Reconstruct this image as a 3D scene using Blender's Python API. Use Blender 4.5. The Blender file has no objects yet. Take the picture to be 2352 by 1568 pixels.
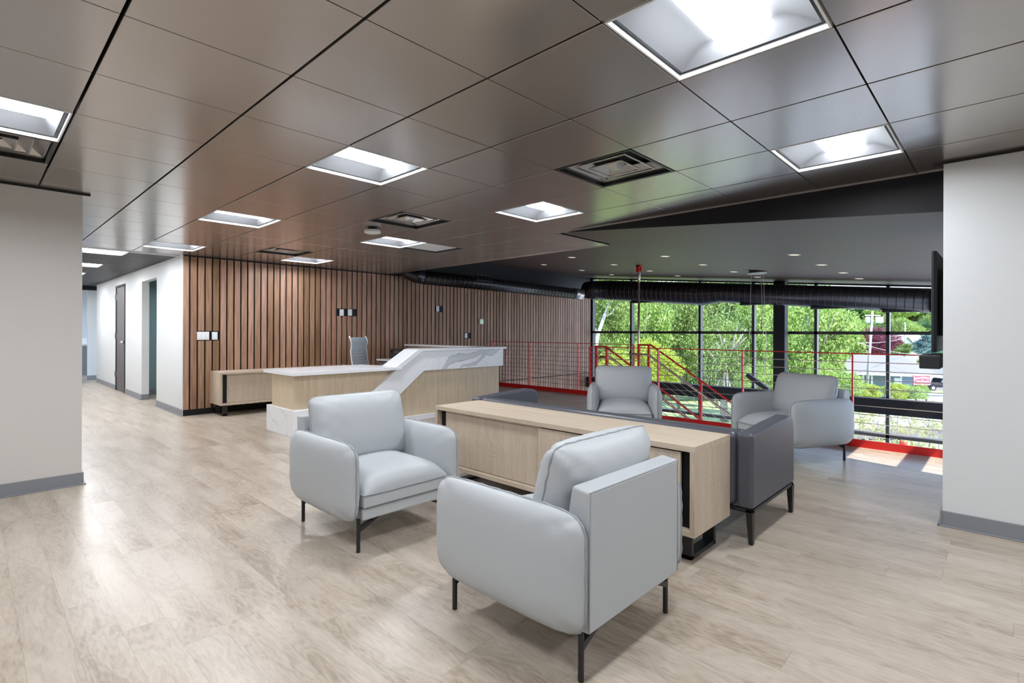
import bpy, bmesh, math, random
from mathutils import Vector, Matrix
random.seed(7)
PI = math.pi
sc = bpy.context.scene
C = sc.collection
# ------------------------------------------------------------------ camera
CZ = 1.27
FPX = 1191.9
YAW = math.radians(-46.34); ROLL = math.radians(.1758)
CY, SY = math.cos(YAW), math.sin(YAW)
FW = Vector((-SY, CY, 0)); RT = Vector((CY, SY, 0)); UP = Vector((0, 0, 1))
r3 = RT*math.cos(ROLL) + UP*math.sin(ROLL); u3 = -RT*math.sin(ROLL) + UP*math.cos(ROLL)
cd = bpy.data.cameras.new('camera'); cam = bpy.data.objects.new('camera', cd); C.objects.link(cam)
cam.matrix_world = Matrix(((r3.x, u3.x, -FW.x, 0), (r3.y, u3.y, -FW.y, 0), (r3.z, u3.z, -FW.z, CZ), (0, 0, 0, 1)))
cd.sensor_width = 36; cd.lens = FPX/2352*36; cd.shift_y = -(784-761.8)/2352
cd.clip_start = .05; cd.clip_end = 600
sc.camera = cam
# ------------------------------------------------------------------ light and exposure
sc.view_settings.view_transform = 'Standard'; sc.view_settings.look = 'None'
sc.view_settings.gamma = 1; sc.view_settings.use_curve_mapping = False
sc.view_settings.exposure = 0.6
LENS = 52.0          # emission of the ceiling light lenses
w = bpy.data.worlds.new('sky'); sc.world = w; w.use_nodes = True
nt = w.node_tree; nt.nodes.clear()
out = nt.nodes.new('ShaderNodeOutputWorld'); bg = nt.nodes.new('ShaderNodeBackground')
tc = nt.nodes.new('ShaderNodeTexCoord'); sx = nt.nodes.new('ShaderNodeSeparateXYZ'); rp = nt.nodes.new('ShaderNodeValToRGB')
nt.links.new(tc.outputs['Generated'], sx.inputs[0]); nt.links.new(sx.outputs[2], rp.inputs[0])
rp.color_ramp.elements[0].position = 0; rp.color_ramp.elements[0].color = (.74, .85, 1, 1)
rp.color_ramp.elements[1].position = .6; rp.color_ramp.elements[1].color = (.28, .5, .95, 1)
bg.inputs[1].default_value = 2.3
nt.links.new(rp.outputs[0], bg.inputs[0]); nt.links.new(bg.outputs[0], out.inputs[0])
sd = bpy.data.lights.new('sun', 'SUN'); sd.energy = 6.8; sd.angle = .01; sd.color = (1, .95, .86)
sun = bpy.data.objects.new('sun', sd); C.objects.link(sun)
tosun = Vector((-.17, -.8, 1))
sun.rotation_euler = tosun.to_track_quat('Z', 'Y').to_euler(); sun.location = (40, 2, 14)
sun['kind'] = 'structure'

# ------------------------------------------------------------------ placing helper: direction of a bearing, at a depth from the viewpoint
def bearing(px, depth, z=0.):
    a = (px-1176)/FPX
    p = (FW + RT*a)*depth
    return Vector((p.x, p.y, z))
def height(py, depth):
    return CZ + (761.8-py)/FPX*depth

# ------------------------------------------------------------------ materials
MT = {}
def N(nt, t, **k):
    n = nt.nodes.new(t)
    for a, b in k.items(): setattr(n, a, b)
    return n
def mat(name, col=(.5, .5, .5), rough=.5, metal=0., spec=.5, emit=None, es=0., trans=0.):
    m = bpy.data.materials.new(name); m.use_nodes = True; MT[name] = m
    b = m.node_tree.nodes['Principled BSDF']
    b.inputs['Base Color'].default_value = (*col, 1); b.inputs['Roughness'].default_value = rough
    b.inputs['Metallic'].default_value = metal; b.inputs['Specular IOR Level'].default_value = spec
    if emit: b.inputs['Emission Color'].default_value = (*emit, 1); b.inputs['Emission Strength'].default_value = es
    return m
def bump_noise(m, scale=200, dist=.001, strength=.3, detail=3, stretch=None):
    nt = m.node_tree; b = nt.nodes['Principled BSDF']
    t = N(nt, 'ShaderNodeTexCoord'); mp = N(nt, 'ShaderNodeMapping'); n = N(nt, 'ShaderNodeTexNoise'); bp = N(nt, 'ShaderNodeBump')
    if stretch: mp.inputs['Scale'].default_value = stretch
    n.inputs['Scale'].default_value = scale; n.inputs['Detail'].default_value = detail
    bp.inputs['Distance'].default_value = dist; bp.inputs['Strength'].default_value = strength
    nt.links.new(t.outputs['Object'], mp.inputs[0]); nt.links.new(mp.outputs[0], n.inputs['Vector'])
    nt.links.new(n.outputs['Fac'], bp.inputs['Height']); nt.links.new(bp.outputs[0], b.inputs['Normal'])
def ramp(nt, fac, stops):
    r = N(nt, 'ShaderNodeValToRGB')
    while len(r.color_ramp.elements) < len(stops): r.color_ramp.elements.new(.5)
    for e, (p, c) in zip(r.color_ramp.elements, stops): e.position = p; e.color = (*c, 1)
    nt.links.new(fac, r.inputs[0]); return r.outputs[0]
def math_(nt, op, a, b=None, c=None):
    n = N(nt, 'ShaderNodeMath', operation=op)
    for i, v in enumerate((a, b, c)):
        if v is None: continue
        if isinstance(v, (int, float)): n.inputs[i].default_value = v
        else: nt.links.new(v, n.inputs[i])
    return n.outputs[0]
def mixc(nt, fac, a, b, mode='MIX'):
    n = N(nt, 'ShaderNodeMix', data_type='RGBA', blend_type=mode)
    for i, v in ((0, fac), (6, a), (7, b)):
        if isinstance(v, (int, float)): n.inputs[i].default_value = v
        elif isinstance(v, tuple): n.inputs[i].default_value = (*v, 1)
        else: nt.links.new(v, n.inputs[i])
    return n.outputs[2]
def wood(name, c1, c2, axis='Z', scale=1., rough=.5, fine=60, arch=0.):
    """straight grain running along one axis"""
    m = mat(name, c1, rough); nt = m.node_tree; b = nt.nodes['Principled BSDF']
    t = N(nt, 'ShaderNodeTexCoord'); mp = N(nt, 'ShaderNodeMapping')
    s = [1, 1, 1]; s['XYZ'.index(axis)] = .06
    mp.inputs['Scale'].default_value = s
    nt.links.new(t.outputs['Object'], mp.inputs[0])
    n1 = N(nt, 'ShaderNodeTexNoise'); n1.inputs['Scale'].default_value = 14*scale; n1.inputs['Detail'].default_value = 5; n1.inputs['Distortion'].default_value = .6
    n2 = N(nt, 'ShaderNodeTexNoise'); n2.inputs['Scale'].default_value = fine*2*scale; n2.inputs['Detail'].default_value = 3
    for n in (n1, n2): nt.links.new(mp.outputs[0], n.inputs['Vector'])
    f = math_(nt, 'ADD', math_(nt, 'MULTIPLY', n1.outputs['Fac'], .55), math_(nt, 'MULTIPLY', n2.outputs['Fac'], .45))
    if arch:
        n3 = N(nt, 'ShaderNodeTexNoise'); n3.inputs['Scale'].default_value = 5; n3.inputs['Detail'].default_value = 1; n3.inputs['Distortion'].default_value = .3
        mp3 = N(nt, 'ShaderNodeMapping'); s3 = [1, 1, 1]; s3['XYZ'.index(axis)] = .35; mp3.inputs['Scale'].default_value = s3
        nt.links.new(t.outputs['Object'], mp3.inputs[0]); nt.links.new(mp3.outputs[0], n3.inputs['Vector'])
        rg_ = math_(nt, 'FRACT', math_(nt, 'MULTIPLY', n3.outputs['Fac'], 22))
        f = math_(nt, 'ADD', f, math_(nt, 'MULTIPLY', math_(nt, 'SUBTRACT', rg_, .5), arch))
    col = ramp(nt, f, [(.36, c2), (.62, c1)])
    nt.links.new(col, b.inputs['Base Color'])
    return m

mat('wall_white', (.66, .68, .69), .75, spec=.3); bump_noise(MT['wall_white'], 350, .0006, .2)
mat('wall_beige', (.62, .59, .56), .8, spec=.3); bump_noise(MT['wall_beige'], 350, .0006, .2)
mat('teal_paint', (.22, .34, .36), .7)
mat('base_grey', (.22, .23, .25), .45)
mat('black_paint', (.008, .008, .010), .55, spec=.3)
mat('black_metal', (.012, .012, .014), .38, spec=.5)
mat('black_plastic', (.015, .017, .022), .4)
mat('mullion', (.012, .013, .016), .32, spec=.6)
mat('red_paint', (.58, .012, .009), .35)
mat('steel', (.70, .64, .60), .3, metal=.9)
mat('handrail', (.62, .50, .42), .3, metal=.9)
mat('chrome', (.7, .7, .72), .2, metal=1)
mat('leather', (.43, .455, .475), .47, spec=.45); bump_noise(MT['leather'], 260, .0006, .35, 4)
mat('piping', (.29, .31, .33), .45)
mat('sofa_leather', (.068, .071, .088), .38, spec=.5); bump_noise(MT['sofa_leather'], 240, .0008, .4, 4)
mat('atrium_ceiling', (.078, .043, .038), .5, spec=.4); bump_noise(MT['atrium_ceiling'], 3, .004, .15)
mat('duct_seam', (.10, .09, .10), .35, metal=.8)
mat('duct', (.05, .046, .05), .3, metal=.85)
mat('white_plastic', (.75, .76, .77), .35)
mat('bright_white', (.80, .82, .85), .5)  # plain bright white for lamp frames, trim and switch rockers
mat('reflector_white', (.13, .135, .145), .55)
mat('lens', (.9, .9, .9), .4, emit=(.93, .96, 1), es=LENS)
mat('can_lens', (.5, .42, .33), .5, emit=(1, .8, .6), es=.6)
mat('vent_metal', (.62, .60, .58), .3, metal=.9)
mat('screen_green', (.25, .5, .25), .4, emit=(.3, .6, .3), es=.4)
mat('rubber', (.02, .02, .02), .7)
mat('white_quartz_edge', (.78, .80, .83), .25)
mat('office_mesh', (.40, .45, .50), .6)
mat('cable_black', (.02, .02, .02), .6)
mat('yellow_tag', (.55, .6, .35), .6)
mat('concrete', (.42, .42, .42), .85); bump_noise(MT['concrete'], 8, .01, .3)
mat('asphalt', (.36, .36, .37), .9)
mat('bark', (.30, .27, .23), .9); bump_noise(MT['bark'], 14, .02, .6)
mat('pale_bark', (.40, .385, .35), .9)
mat('roof_shingle', (.23, .21, .20), .9)
mat('roof_tan', (.48, .36, .28), .9)
mat('house_blue', (.20, .26, .34), .8)
mat('house_white', (.75, .76, .78), .8)
mat('house_teal', (.30, .42, .44), .8)
mat('glass_dark', (.10, .16, .17), .12)
mat('sign_red', (.62, .09, .14), .6)
mat('sign_white', (.85, .85, .85), .6)
mat('truck_black', (.01, .012, .02), .2)
mat('truck_glass', (.25, .3, .4), .1)
mat('fence_wood', (.27, .26, .27), .9)
mat('mulch', (.16, .12, .10), 1.)
mat('stone', (.45, .42, .38), .95)
mat('dark_hall_tile', (.013, .011, .011), .5, spec=.35)  # near-black hallway ceiling tile, also used for dark trims
wood('ash_wood', (.56, .47, .37), (.44, .36, .275), 'Z', 1.2, .42, arch=.12)
wood('ash_wood_side', (.58, .49, .385), (.45, .365, .275), 'Y', 1.2, .42)
wood('desk_wood', (.66, .54, .385), (.52, .41, .275), 'Z', 1.6, .45)

# brushed perforated metal ceiling tile
m = mat('ceiling_tile', (.42, .385, .365), .22, metal=.8)
nt = m.node_tree; b = nt.nodes['Principled BSDF']
t = N(nt, 'ShaderNodeTexCoord'); mp = N(nt, 'ShaderNodeMapping'); vo = N(nt, 'ShaderNodeTexNoise'); bp = N(nt, 'ShaderNodeBump')
mp.inputs['Scale'].default_value = (1, 1, .2); vo.inputs['Scale'].default_value = 2.2; vo.inputs['Detail'].default_value = 1
bp.inputs['Distance'].default_value = .004; bp.inputs['Strength'].default_value = .05
nt.links.new(t.outputs['Object'], mp.inputs[0]); nt.links.new(mp.outputs[0], vo.inputs['Vector']); nt.links.new(vo.outputs['Fac'], bp.inputs['Height']); nt.links.new(bp.outputs[0], b.inputs['Normal'])

# vinyl planks running along y
m = mat('floor_planks', (.5, .45, .4), .33, spec=.5)
nt = m.node_tree; b = nt.nodes['Principled BSDF']
t = N(nt, 'ShaderNodeTexCoord'); s = N(nt, 'ShaderNodeSeparateXYZ'); nt.links.new(t.outputs['Object'], s.inputs[0])
X, Y = s.outputs[0], s.outputs[1]
row = math_(nt, 'FLOOR', math_(nt, 'DIVIDE', X, .151))
wn = N(nt, 'ShaderNodeTexWhiteNoise', noise_dimensions='1D'); nt.links.new(row, wn.inputs['W'])
yy = math_(nt, 'ADD', math_(nt, 'DIVIDE', Y, 1.22), math_(nt, 'MULTIPLY', wn.outputs['Value'], 7.3))
col_i = math_(nt, 'FLOOR', yy)
cid = N(nt, 'ShaderNodeCombineXYZ'); nt.links.new(row, cid.inputs[0]); nt.links.new(col_i, cid.inputs[1])
wn2 = N(nt, 'ShaderNodeTexWhiteNoise', noise_dimensions='3D'); nt.links.new(cid.outputs[0], wn2.inputs['Vector'])
fx = math_(nt, 'FRACT', math_(nt, 'DIVIDE', X, .151)); fy = math_(nt, 'FRACT', yy)
ex = math_(nt, 'MINIMUM', fx, math_(nt, 'SUBTRACT', 1, fx)); ey = math_(nt, 'MINIMUM', fy, math_(nt, 'SUBTRACT', 1, fy))
seam = math_(nt, 'MAXIMUM', math_(nt, 'LESS_THAN', ex, .007), math_(nt, 'LESS_THAN', ey, .0013))
cv = N(nt, 'ShaderNodeCombineXYZ')
nt.links.new(X, cv.inputs[0]); nt.links.new(math_(nt, 'MULTIPLY', Y, .22), cv.inputs[1]); nt.links.new(math_(nt, 'MULTIPLY', wn2.outputs['Value'], 30), cv.inputs[2])
n0 = N(nt, 'ShaderNodeTexNoise'); n0.inputs['Scale'].default_value = 5.5; n0.inputs['Detail'].default_value = 3; n0.inputs['Distortion'].default_value = .4
nt.links.new(cv.outputs[0], n0.inputs['Vector'])
n1 = N(nt, 'ShaderNodeTexNoise'); n1.inputs['Scale'].default_value = 60; n1.inputs['Detail'].default_value = 4; n1.inputs['Distortion'].default_value = .8
nt.links.new(cv.outputs[0], n1.inputs['Vector'])
ring = math_(nt, 'ABSOLUTE', math_(nt, 'SUBTRACT', math_(nt, 'FRACT', math_(nt, 'MULTIPLY', n0.outputs['Fac'], 16)), .5))
f = math_(nt, 'ADD', math_(nt, 'MULTIPLY', n0.outputs['Fac'], .62), math_(nt, 'ADD', math_(nt, 'MULTIPLY', n1.outputs['Fac'], .36), math_(nt, 'MULTIPLY', ring, .16)))
colr = ramp(nt, f, [(.37, (.285, .230, .178)), (.5, (.400, .340, .275)), (.65, (.490, .430, .360))])
tint = ramp(nt, wn2.outputs['Value'], [(0, (.965, .96, .955)), (1, (1.02, 1.02, 1.015))])
colr = mixc(nt, 1., colr, tint, 'MULTIPLY')
colr = mixc(nt, math_(nt, 'MULTIPLY', seam, .35), colr, (.16, .13, .11))
nt.links.new(colr, b.inputs['Base Color'])
rg = math_(nt, 'ADD', math_(nt, 'MULTIPLY', n1.outputs['Fac'], .16), .25); nt.links.new(rg, b.inputs['Roughness'])
bp = N(nt, 'ShaderNodeBump'); bp.inputs['Distance'].default_value = .0012; bp.inputs['Strength'].default_value = .35
nt.links.new(math_(nt, 'SUBTRACT', n1.outputs['Fac'], seam), bp.inputs['Height']); nt.links.new(bp.outputs[0], b.inputs['Normal'])

# vertical cedar slats: each slat has its own tone
PITCH = .10257; X0 = 2.1909
m = mat('slat_wood', (.3, .17, .1), .5, spec=.35)
nt = m.node_tree; b = nt.nodes['Principled BSDF']
t = N(nt, 'ShaderNodeTexCoord'); s = N(nt, 'ShaderNodeSeparateXYZ'); nt.links.new(t.outputs['Object'], s.inputs[0])
sid = math_(nt, 'FLOOR', math_(nt, 'DIVIDE', math_(nt, 'SUBTRACT', s.outputs[0], X0), PITCH))
wn = N(nt, 'ShaderNodeTexWhiteNoise', noise_dimensions='1D'); nt.links.new(sid, wn.inputs['W'])
cv = N(nt, 'ShaderNodeCombineXYZ'); nt.links.new(s.outputs[0], cv.inputs[0]); nt.links.new(math_(nt, 'MULTIPLY', wn.outputs['Value'], 40), cv.inputs[1]); nt.links.new(math_(nt, 'MULTIPLY', s.outputs[2], .07), cv.inputs[2])
n1 = N(nt, 'ShaderNodeTexNoise'); n1.inputs['Scale'].default_value = 30; n1.inputs['Detail'].default_value = 5; n1.inputs['Distortion'].default_value = .5; nt.links.new(cv.outputs[0], n1.inputs['Vector'])
base = ramp(nt, wn.outputs['Value'], [(0, (.235, .135, .072)), (.25, (.36, .205, .142)), (.5, (.43, .262, .195)), (.75, (.31, .185, .112)), (1, (.40, .240, .155))])
grain = ramp(nt, n1.outputs['Fac'], [(.35, (.72, .68, .64)), (.62, (1.08, 1.06, 1.05))])
nt.links.new(mixc(nt, 1., base, grain, 'MULTIPLY'), b.inputs['Base Color'])

# white quartz with grey veins; wide veins on the front panel drawn from two curves
def quartz(name, wide=False):
    m = mat(name, (.8, .81, .84), .22, spec=.5)
    nt = m.node_tree; b = nt.nodes['Principled BSDF']
    t = N(nt, 'ShaderNodeTexCoord'); s = N(nt, 'ShaderNodeSeparateXYZ'); nt.links.new(t.outputs['Object'], s.inputs[0])
    n1 = N(nt, 'ShaderNodeTexNoise'); n1.inputs['Scale'].default_value = .9; n1.inputs['Detail'].default_value = 6; n1.inputs['Distortion'].default_value = 1.2
    nt.links.new(t.outputs['Object'], n1.inputs['Vector'])
    v = math_(nt, 'ABSOLUTE', math_(nt, 'SUBTRACT', n1.outputs['Fac'], .57))
    col = ramp(nt, v, [(0, (.50, .51, .54)), (.0022, (.76, .77, .80)), (.006, (.80, .815, .845))])
    if wide:
        n2 = N(nt, 'ShaderNodeTexNoise'); n2.inputs['Scale'].default_value = 9; n2.inputs['Detail'].default_value = 5
        nt.links.new(t.outputs['Object'], n2.inputs['Vector'])
        jig = math_(nt, 'MULTIPLY', math_(nt, 'SUBTRACT', n2.outputs['Fac'], .5), .07)
        zz = math_(nt, 'ADD', s.outputs[2], jig)
        for pts, wpts in ((((0, .60), (.10, .70), (.16, .80), (.3, .865), (.5, .885), (.7, .945), (.8, .925), (1, .985)), ((0, .03), (.2, .06), (.5, .05), (.7, .035), (.85, .05), (1, .005))),
                          (((0, .5), (.30, .66), (.38, .735), (.5, .745), (.58, .77), (.68, .86), (.75, .93), (1, 1.2)), ((0, .0), (.38, .02), (.5, .022), (.6, .03), (.75, .04), (.8, .02), (1, .0)))):
            u = math_(nt, 'DIVIDE', math_(nt, 'SUBTRACT', s.outputs[0], 4.80), 1.35)
            outs = []
            for P in (pts, wpts):
                fc = N(nt, 'ShaderNodeFloatCurve'); cm = fc.mapping.curves[0]
                cm.points[0].location = P[0]; cm.points[1].location = P[-1]
                for q in P[1:-1]: cm.points.new(*q)
                fc.mapping.use_clip = False; fc.mapping.update()
                nt.links.new(u, fc.inputs['Value']); outs.append(fc.outputs[0])
            d = math_(nt, 'ABSOLUTE', math_(nt, 'SUBTRACT', zz, outs[0]))
            rel = math_(nt, 'DIVIDE', d, math_(nt, 'MAXIMUM', outs[1], .0005))
            inside = math_(nt, 'MULTIPLY', math_(nt, 'LESS_THAN', rel, 1), math_(nt, 'MULTIPLY', math_(nt, 'GREATER_THAN', u, .03), math_(nt, 'LESS_THAN', u, 1)))
            edge = math_(nt, 'MULTIPLY', math_(nt, 'GREATER_THAN', rel, .86), inside)
            col = mixc(nt, inside, col, (.56, .57, .60)); col = mixc(nt, math_(nt, 'MULTIPLY', edge, .7), col, (.22, .23, .26))
    nt.links.new(col, b.inputs['Base Color']); return m
quartz('quartz'); quartz('quartz_front', True)

# window glass: clear, thin, reflects by angle
m = bpy.data.materials.new('clear_glass'); m.use_nodes = True; MT['clear_glass'] = m; nt = m.node_tree; nt.nodes.clear()
o = N(nt, 'ShaderNodeOutputMaterial'); mx = N(nt, 'ShaderNodeMixShader'); tr = N(nt, 'ShaderNodeBsdfTransparent'); gl = N(nt, 'ShaderNodeBsdfGlossy'); gm = N(nt, 'ShaderNodeNewGeometry'); vd = N(nt, 'ShaderNodeVectorMath', operation='DOT_PRODUCT')
nt.links.new(gm.outputs['Normal'], vd.inputs[0]); nt.links.new(gm.outputs['Incoming'], vd.inputs[1])
fz = math_(nt, 'ADD', .035, math_(nt, 'MULTIPLY', .9, math_(nt, 'POWER', math_(nt, 'SUBTRACT', 1, math_(nt, 'MINIMUM', 1, math_(nt, 'ABSOLUTE', vd.outputs['Value']))), 5)))
gl.inputs['Roughness'].default_value = .02; tr.inputs[0].default_value = (.93, .96, .95, 1)
nt.links.new(fz, mx.inputs[0]); nt.links.new(tr.outputs[0], mx.inputs[1]); nt.links.new(gl.outputs[0], mx.inputs[2]); nt.links.new(mx.outputs[0], o.inputs[0])

def leaf(name, c1, c2, c3):
    m = bpy.data.materials.new(name); m.use_nodes = True; MT[name] = m; nt = m.node_tree; nt.nodes.clear()
    o = N(nt, 'ShaderNodeOutputMaterial'); mx = N(nt, 'ShaderNodeMixShader'); d = N(nt, 'ShaderNodeBsdfDiffuse'); tl = N(nt, 'ShaderNodeBsdfTranslucent')
    g = N(nt, 'ShaderNodeNewGeometry')
    col = ramp(nt, g.outputs['Random Per Island'], [(0, c1), (.55, c2), (1, c3)])
    nt.links.new(col, d.inputs[0]); nt.links.new(col, tl.inputs[0]); mx.inputs[0].default_value = .5
    nt.links.new(d.outputs[0], mx.inputs[1]); nt.links.new(tl.outputs[0], mx.inputs[2]); nt.links.new(mx.outputs[0], o.inputs[0])
leaf('leaf_green', (.07, .12, .035), (.29, .39, .12), (.53, .62, .25))
leaf('leaf_bright', (.11, .20, .045), (.37, .50, .13), (.62, .72, .29))
leaf('leaf_yellow', (.20, .28, .04), (.47, .54, .09), (.72, .74, .20))
leaf('leaf_dark', (.05, .12, .05), (.14, .26, .11), (.30, .44, .18))
leaf('leaf_purple', (.10, .02, .04), (.24, .06, .10), (.42, .16, .22))
leaf('leaf_spruce', (.08, .16, .15), (.20, .31, .30), (.36, .48, .46))
leaf('leaf_olive', (.30, .29, .10), (.50, .47, .20), (.68, .66, .36))

m = mat('grass_ground', (.3, .45, .1), .95)
nt = m.node_tree; b = nt.nodes['Principled BSDF']; t = N(nt, 'ShaderNodeTexCoord'); s = N(nt, 'ShaderNodeTexNoise'); s.inputs['Scale'].default_value = 1.2; s.inputs['Detail'].default_value = 6
nt.links.new(t.outputs['Object'], s.inputs['Vector']); nt.links.new(ramp(nt, s.outputs['Fac'], [(.3, (.18, .24, .08)), (.7, (.42, .48, .20))]), b.inputs['Base Color'])

# ------------------------------------------------------------------ mesh builder
class MB:
    def __init__(s): s.v = []; s.f = []
    def add(s, v, f):
        n = len(s.v); s.v += [tuple(p) for p in v]; s.f += [tuple(i+n for i in q) for q in f]; return s
    def box(s, x0, y0, z0, x1, y1, z1, M=None):
        v = [Vector((x, y, z)) for z in (z0, z1) for y in (y0, y1) for x in (x0, x1)]
        if M: v = [M @ p for p in v]
        return s.add(v, [(0, 2, 3, 1), (4, 5, 7, 6), (0, 1, 5, 4), (2, 6, 7, 3), (0, 4, 6, 2), (1, 3, 7, 5)])
    def prism(s, poly, a, b, axis='y'):
        """poly in the plane normal to axis, extruded from a to b"""
        def P(p, t): return {'y': (p[0], t, p[1]), 'x': (t, p[0], p[1]), 'z': (p[0], p[1], t)}[axis]
        n = len(poly)
        return s.add([P(p, a) for p in poly] + [P(p, b) for p in poly],
                     [tuple(range(n)), tuple(range(2*n-1, n-1, -1))] + [(i, i+n, (i+1) % n+n, (i+1) % n) for i in range(n)])
    def tube(s, pts, r, n=10, cap=True):
        pts = [Vector(p) for p in pts]; R = r if isinstance(r, (list, tuple)) else [r]*len(pts)
        t0 = (pts[1]-pts[0]).normalized(); u = t0.orthogonal().normalized()
        v = []; 
        for i, p in enumerate(pts):
            t = ((pts[min(i+1, len(pts)-1)]-p).normalized() + (p-pts[max(i-1, 0)]).normalized())
            t = t.normalized() if t.length > 1e-6 else t0
            u = (u - t*u.dot(t)).normalized(); w_ = t.cross(u)
            v += [p + (u*math.cos(2*PI*k/n) + w_*math.sin(2*PI*k/n))*R[i] for k in range(n)]
        f = [(i*n+k, i*n+(k+1) % n, (i+1)*n+(k+1) % n, (i+1)*n+k) for i in range(len(pts)-1) for k in range(n)]
        if cap: f += [tuple(range(n-1, -1, -1)), tuple(range((len(pts)-1)*n, len(pts)*n))]
        return s.add(v, f)
    def cyl(s, x, y, z0, z1, r, n=24): return s.tube([(x, y, z0), (x, y, z1)], r, n)
    def grid(s, fn, nu, nv, flip=False):
        v = [fn(i/nu, j/nv) for i in range(nu+1) for j in range(nv+1)]
        f = [((i*(nv+1)+j), (i+1)*(nv+1)+j, (i+1)*(nv+1)+j+1, i*(nv+1)+j+1) for i in range(nu) for j in range(nv)]
        if flip: f = [q[::-1] for q in f]
        return s.add(v, f)
    def build(s, name, material, parent=None, smooth=False, bevel=0, seg=2, weld=False):
        me = bpy.data.meshes.new(name); me.from_pydata([tuple(p) for p in s.v], [], s.f)
        bm = bmesh.new(); bm.from_mesh(me)
        if weld: bmesh.ops.remove_doubles(bm, verts=bm.verts, dist=1e-5)
        bmesh.ops.recalc_face_normals(bm, faces=bm.faces); bm.to_mesh(me); bm.free()
        me.materials.append(MT[material] if isinstance(material, str) else material)
        if smooth: me.shade_smooth()
        o = bpy.data.objects.new(name, me); C.objects.link(o)
        if parent: o.parent = parent
        if bevel:
            bv = o.modifiers.new('bevel', 'BEVEL'); bv.width = bevel; bv.segments = seg; bv.limit_method = 'ANGLE'
        return o
def thing(name, label, cat, loc=(0, 0, 0), rz=0, group=None):
    o = bpy.data.objects.new(name, None); C.objects.link(o); o.location = loc; o.rotation_euler = (0, 0, rz)
    o['label'] = label; o['category'] = cat
    if group: o['group'] = group
    return o
def tag(o, label, cat, group=None, kind=None):
    o['label'] = label; o['category'] = cat
    if group: o['group'] = group
    if kind: o['kind'] = kind
    return o
def struct(o, label=None):
    o['kind'] = 'structure'
    if label: o['label'] = label
    return o
def sroot(name, loc=(0, 0, 0)):
    o = bpy.data.objects.new(name, None); C.objects.link(o); o.location = loc; o['kind'] = 'structure'; return o
def dup(r, loc, rz=None, label=None, group=None):
    def cp(o, par):
        c = o.copy(); C.objects.link(c); c.parent = par
        for ch in list(o.children): cp(ch, c)
        return c
    c = cp(r, None); c.location = loc
    if rz is not None: c.rotation_euler = (0, 0, rz)
    if label: c['label'] = label
    if group: c['group'] = group
    return c
def box(name, m, x0, y0, z0, x1, y1, z1, parent=None, bevel=0):
    return MB().box(x0, y0, z0, x1, y1, z1).build(name, m, parent, bevel=bevel)

# ------------------------------------------------------------------ ceiling grid
def gx(a): return (a-.3794)*.61
def gy(b): return (b+2.7616)*.61
CH = 2.40
LIGHTS = [(3, -2), (6, -2), (3, 2), (6, 2), (3, 6), (6, 6), (3, 10), (6, 10), (0, 3), (0, -1), (0, -5), (3, -6), (6, -6), (-3, -1), (-3, 3), (-3, -5)]
VENTS = [(5, 0), (5, 4), (5, 9), (0, 4)]
PANEL = (7, 6)
def atr(y): return 2.085 + .0875*y
REG = [(-4.6, -4.6, 4.64, 3.73), (-4.6, 3.73, 5.72, 8.87), (.65, 8.87, 2.17, 9.03)]
m_ = MB()
used = set(LIGHTS+VENTS+[PANEL])
for (rx0, ry0, rx1, ry1) in REG:
    for a in range(-9, 11):
        for b_ in range(-12, 13):
            x0, x1, y0, y1 = gx(a)+.006, gx(a+1)-.006, gy(b_)+.003, gy(b_+1)-.003
            x0, x1, y0, y1 = max(x0, rx0), min(x1, rx1), max(y0, ry0), min(y1, ry1)
            if x1-x0 < .02 or y1-y0 < .01 or (a, b_) in used: continue
            if ry0 < 4 and y0 > 5.53 and x1 < .6: continue
            if x1 < .66 and y0 > 5.6: continue
            m_.box(x0, y0, CH, x1, y1, CH+.025)
struct(m_.build('ceiling', 'ceiling_tile', bevel=.0015, seg=1), 'brown grey metal ceiling of square tiles')
m_ = MB()
m_.box(-4.7, -4.7, 2.56, 4.66, 3.75, 2.60).box(-4.7, 3.73, 2.56, 5.74, 8.9, 2.60).box(.6, 8.87, 2.56, 2.2, 9.06, 2.60)
struct(m_.build('ceiling_void', 'black_paint'))
# edge lip and black fascia round the ceiling
m_ = MB()
m_.prism([(-4.6, 2.36-.0), (-4.6, 2.6), (3.745, 2.6), (3.745, atr(3.69)), (-4.6, atr(-4.6))][::-1], 4.645, 4.665, 'x')
m_.box(4.645, 3.735, 2.415, 5.76, 3.757, 3.2).box(5.725, 3.735, 2.415, 5.747, 8.9, 3.2)  # upper part carried above the sloping ceiling to stop a sun leak
struct(m_.build('trim_1', 'black_paint'), 'black fascia where the ceiling steps')
m_ = MB()
m_.box(4.64, -4.6, 2.392, 4.652, 3.742, 2.43).box(4.64, 3.73, 2.392, 5.733, 3.742, 2.43).box(5.72, 3.73, 2.392, 5.733, 8.87, 2.43)
struct(m_.build('trim_2', 'ceiling_tile'))
# sloping atrium ceiling
m_ = MB()
def sl(x0, y0, x1, y1, th=.2):
    if y1 < .1: th = .02
    m_.add([(x0, y0, atr(y0)), (x1, y0, atr(y0)), (x1, y1, atr(y1)), (x0, y1, atr(y1)), (x0, y0, atr(y0)+th), (x1, y0, atr(y0)+th), (x1, y1, atr(y1)+th), (x0, y1, atr(y1)+th)],
       [(0, 1, 2, 3), (7, 6, 5, 4), (0, 4, 5, 1), (1, 5, 6, 2), (2, 6, 7, 3), (3, 7, 4, 0)])
sl(4.665, -.42, 12.86, 3.755); sl(5.745, 3.755, 12.86, 8.9)
struct(m_.build('ceiling_atrium', 'atrium_ceiling'), 'sloping dark taupe ceiling over the stair void')

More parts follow.
